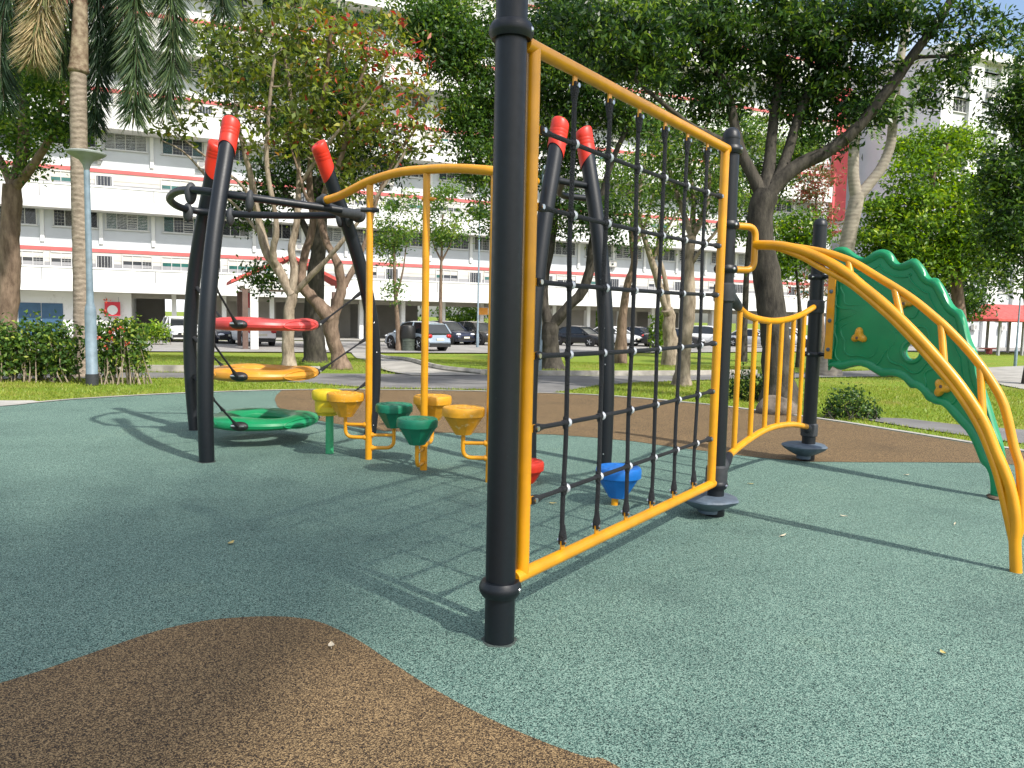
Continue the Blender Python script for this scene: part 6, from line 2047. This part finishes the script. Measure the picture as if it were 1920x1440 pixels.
shrub('hedge_plant', 'leafy hedge plant second of the row, before the blue shutter', 62, YH + 0.2, 24, [(62, 645, 42, 52, 0.4), (70, 690, 30, 20, 0.3)], M['leaf_hedge'], 620, 0.10, 0.055, (0.5, 0.28), 52, hg)
shrub('hedge_plant', 'leafy hedge plant next to the palm trunk', 115, YH, 24, [(112, 650, 42, 52, 0.4), (120, 690, 28, 20, 0.3)], M['leaf_hedge'], 620, 0.10, 0.055, (0.46, 0.28), 53, hg)
shrub('hedge_plant', 'hedge plant with red flowers just behind the street lamp', 205, YH, 22, [(205, 645, 34, 52, 0.35), (205, 690, 20, 20, 0.3)], M['leaf_hedge'], 620, 0.10, 0.055, (0.46, 0.28), 54, hg, 10, fl_at=(209, 606))
shrub('hedge_plant', 'yellowish hedge plant at the end of the row towards the ring tower', 255, YH, 22, [(250, 645, 32, 48, 0.35), (262, 680, 16, 26, 0.3), (235, 612, 22, 18, 0.3)], M['leaf_hedge'], 620, 0.10, 0.055, (0.62, 0.28), 55, hg)
shrub('low_bush', 'low dark bush between the third post and the climbing wall foot', 1592, 12.4, 30, [(1590, 755, 42, 34, 0.35), (1635, 772, 22, 18, 0.2), (1560, 770, 18, 18, 0.2)], M['leaf_hedge'], 620, 0.06, 0.034, (0.28, 0.22), 56, None, stemmat=M['bark_dark'])
shrub('low_bush', 'dark bush behind the yellow barrier bars', 1405, 15.2, 26, [(1395, 728, 34, 42, 0.4), (1432, 735, 28, 36, 0.4)], M['leaf_hedge'], 620, 0.075, 0.04, (0.30, 0.22), 57, None, stemmat=M['bark_dark'])
shrub('round_bush', 'small bright bush beside the low black car', 1238, 47, 16, [(1238, 622, 22, 38, 0.7)], M['leaf_bright'], 1500, 0.22, 0.11, (0.5, 0.3), 58, None)
shrub('verge_bush', 'pale green bush before the white people carrier', 296, 44, 14, [(292, 622, 26, 20, 0.7)], M['leaf_bright'], 1500, 0.2, 0.11, (0.6, 0.3), 59, None)
Q = G(1462, 778)
rk = thing('boulder', 'rough brown boulder at the foot of the big dark trunk', 'boulder', Q)
mb = MB()
mb.ball(Q + V3(0, 0.1, 0.10), (0.34, 0.26, 0.20), 24, 16)
mb.v[-1] = mb.v[-1] + np.stack([0.03 * np.sin(mb.v[-1][:, 1] * 17 + mb.v[-1][:, 2] * 9), 0.03 * np.sin(mb.v[-1][:, 0] * 15), 0.03 * np.sin(mb.v[-1][:, 0] * 13 + mb.v[-1][:, 1] * 11)], 1)
o = mb.build('stone', M['rock'], rk, smooth=60)

# grass blades on the near lawn strips
def inside(poly_, x, y):
    p = np.asarray(poly_)
    c = np.zeros(len(x), bool)
    j = len(p) - 1
    for i in range(len(p)):
        cond = ((p[i, 1] > y) != (p[j, 1] > y)) & (x < (p[j, 0] - p[i, 0]) * (y - p[i, 1]) / (p[j, 1] - p[i, 1] + 1e-12) + p[i, 0])
        c ^= cond
        j = i
    return c
def grass():
    rng = np.random.default_rng(2)
    out = []
    for (n_, x0, x1, y0, y1) in ((110000, -14, 16, 8.5, 19), (60000, -18, 26, 19, 34)):
        x, y = rng.uniform(x0, x1, n_), rng.uniform(y0, y1, n_)
        keep = np.abs(x) < y * 0.72 + 1
        for pl in ([tuple(p + norm(p - cen) * 0.15) for p in EDGE] + poly[len(EDGE):], [tuple(G(a, b2)[:2]) for a, b2 in far_px + near_px], [tuple(TG(a, b2)[:2]) for a, b2 in branch], [tuple(G(a, b2)[:2]) for a, b2 in [(1760, 692), (1830, 690), (1960, 684), (2100, 700), (2100, 745), (1960, 738), (1880, 722), (1840, 706), (1760, 703)]], [tuple(G(a, b2)[:2]) for a, b2 in [(-200, 754), (0, 751), (60, 751), (82, 754), (0, 762), (-200, 778)]], [tuple(G(a, b2)[:2]) for a, b2 in [(1590, 781), (1700, 800), (1800, 815), (1920, 832), (2050, 850), (2050, 800), (1920, 806), (1800, 797), (1700, 785)]]):
            keep &= ~inside(pl, x, y)
        out.append(np.stack([x[keep], y[keep], np.array([tz(a, b2) for a, b2 in zip(x[keep], y[keep])])], 1))
    c = np.concatenate(out)
    n_ = len(c)
    d = np.stack([rng.normal(size=n_) * 0.5, rng.normal(size=n_) * 0.5, np.ones(n_)], 1)
    patch_ = 0.5 + 0.5 * np.sin(c[:, 0] * 0.9 + np.sin(c[:, 1] * 1.3) * 1.5) * np.sin(c[:, 1] * 1.1)
    tone = np.clip(rng.normal(0.35 + 0.25 * patch_, 0.22), 0, 1)
    L_ = 0.055 + 0.02 * rng.uniform(size=n_)
    o = leaf_part('grass', c + V3(0, 0, 0.018), L_, 0.012, tone, M['blade'], None, 0.0, 0, dirs=d, rng=rng)
    tag(o, kind='stuff')
grass()
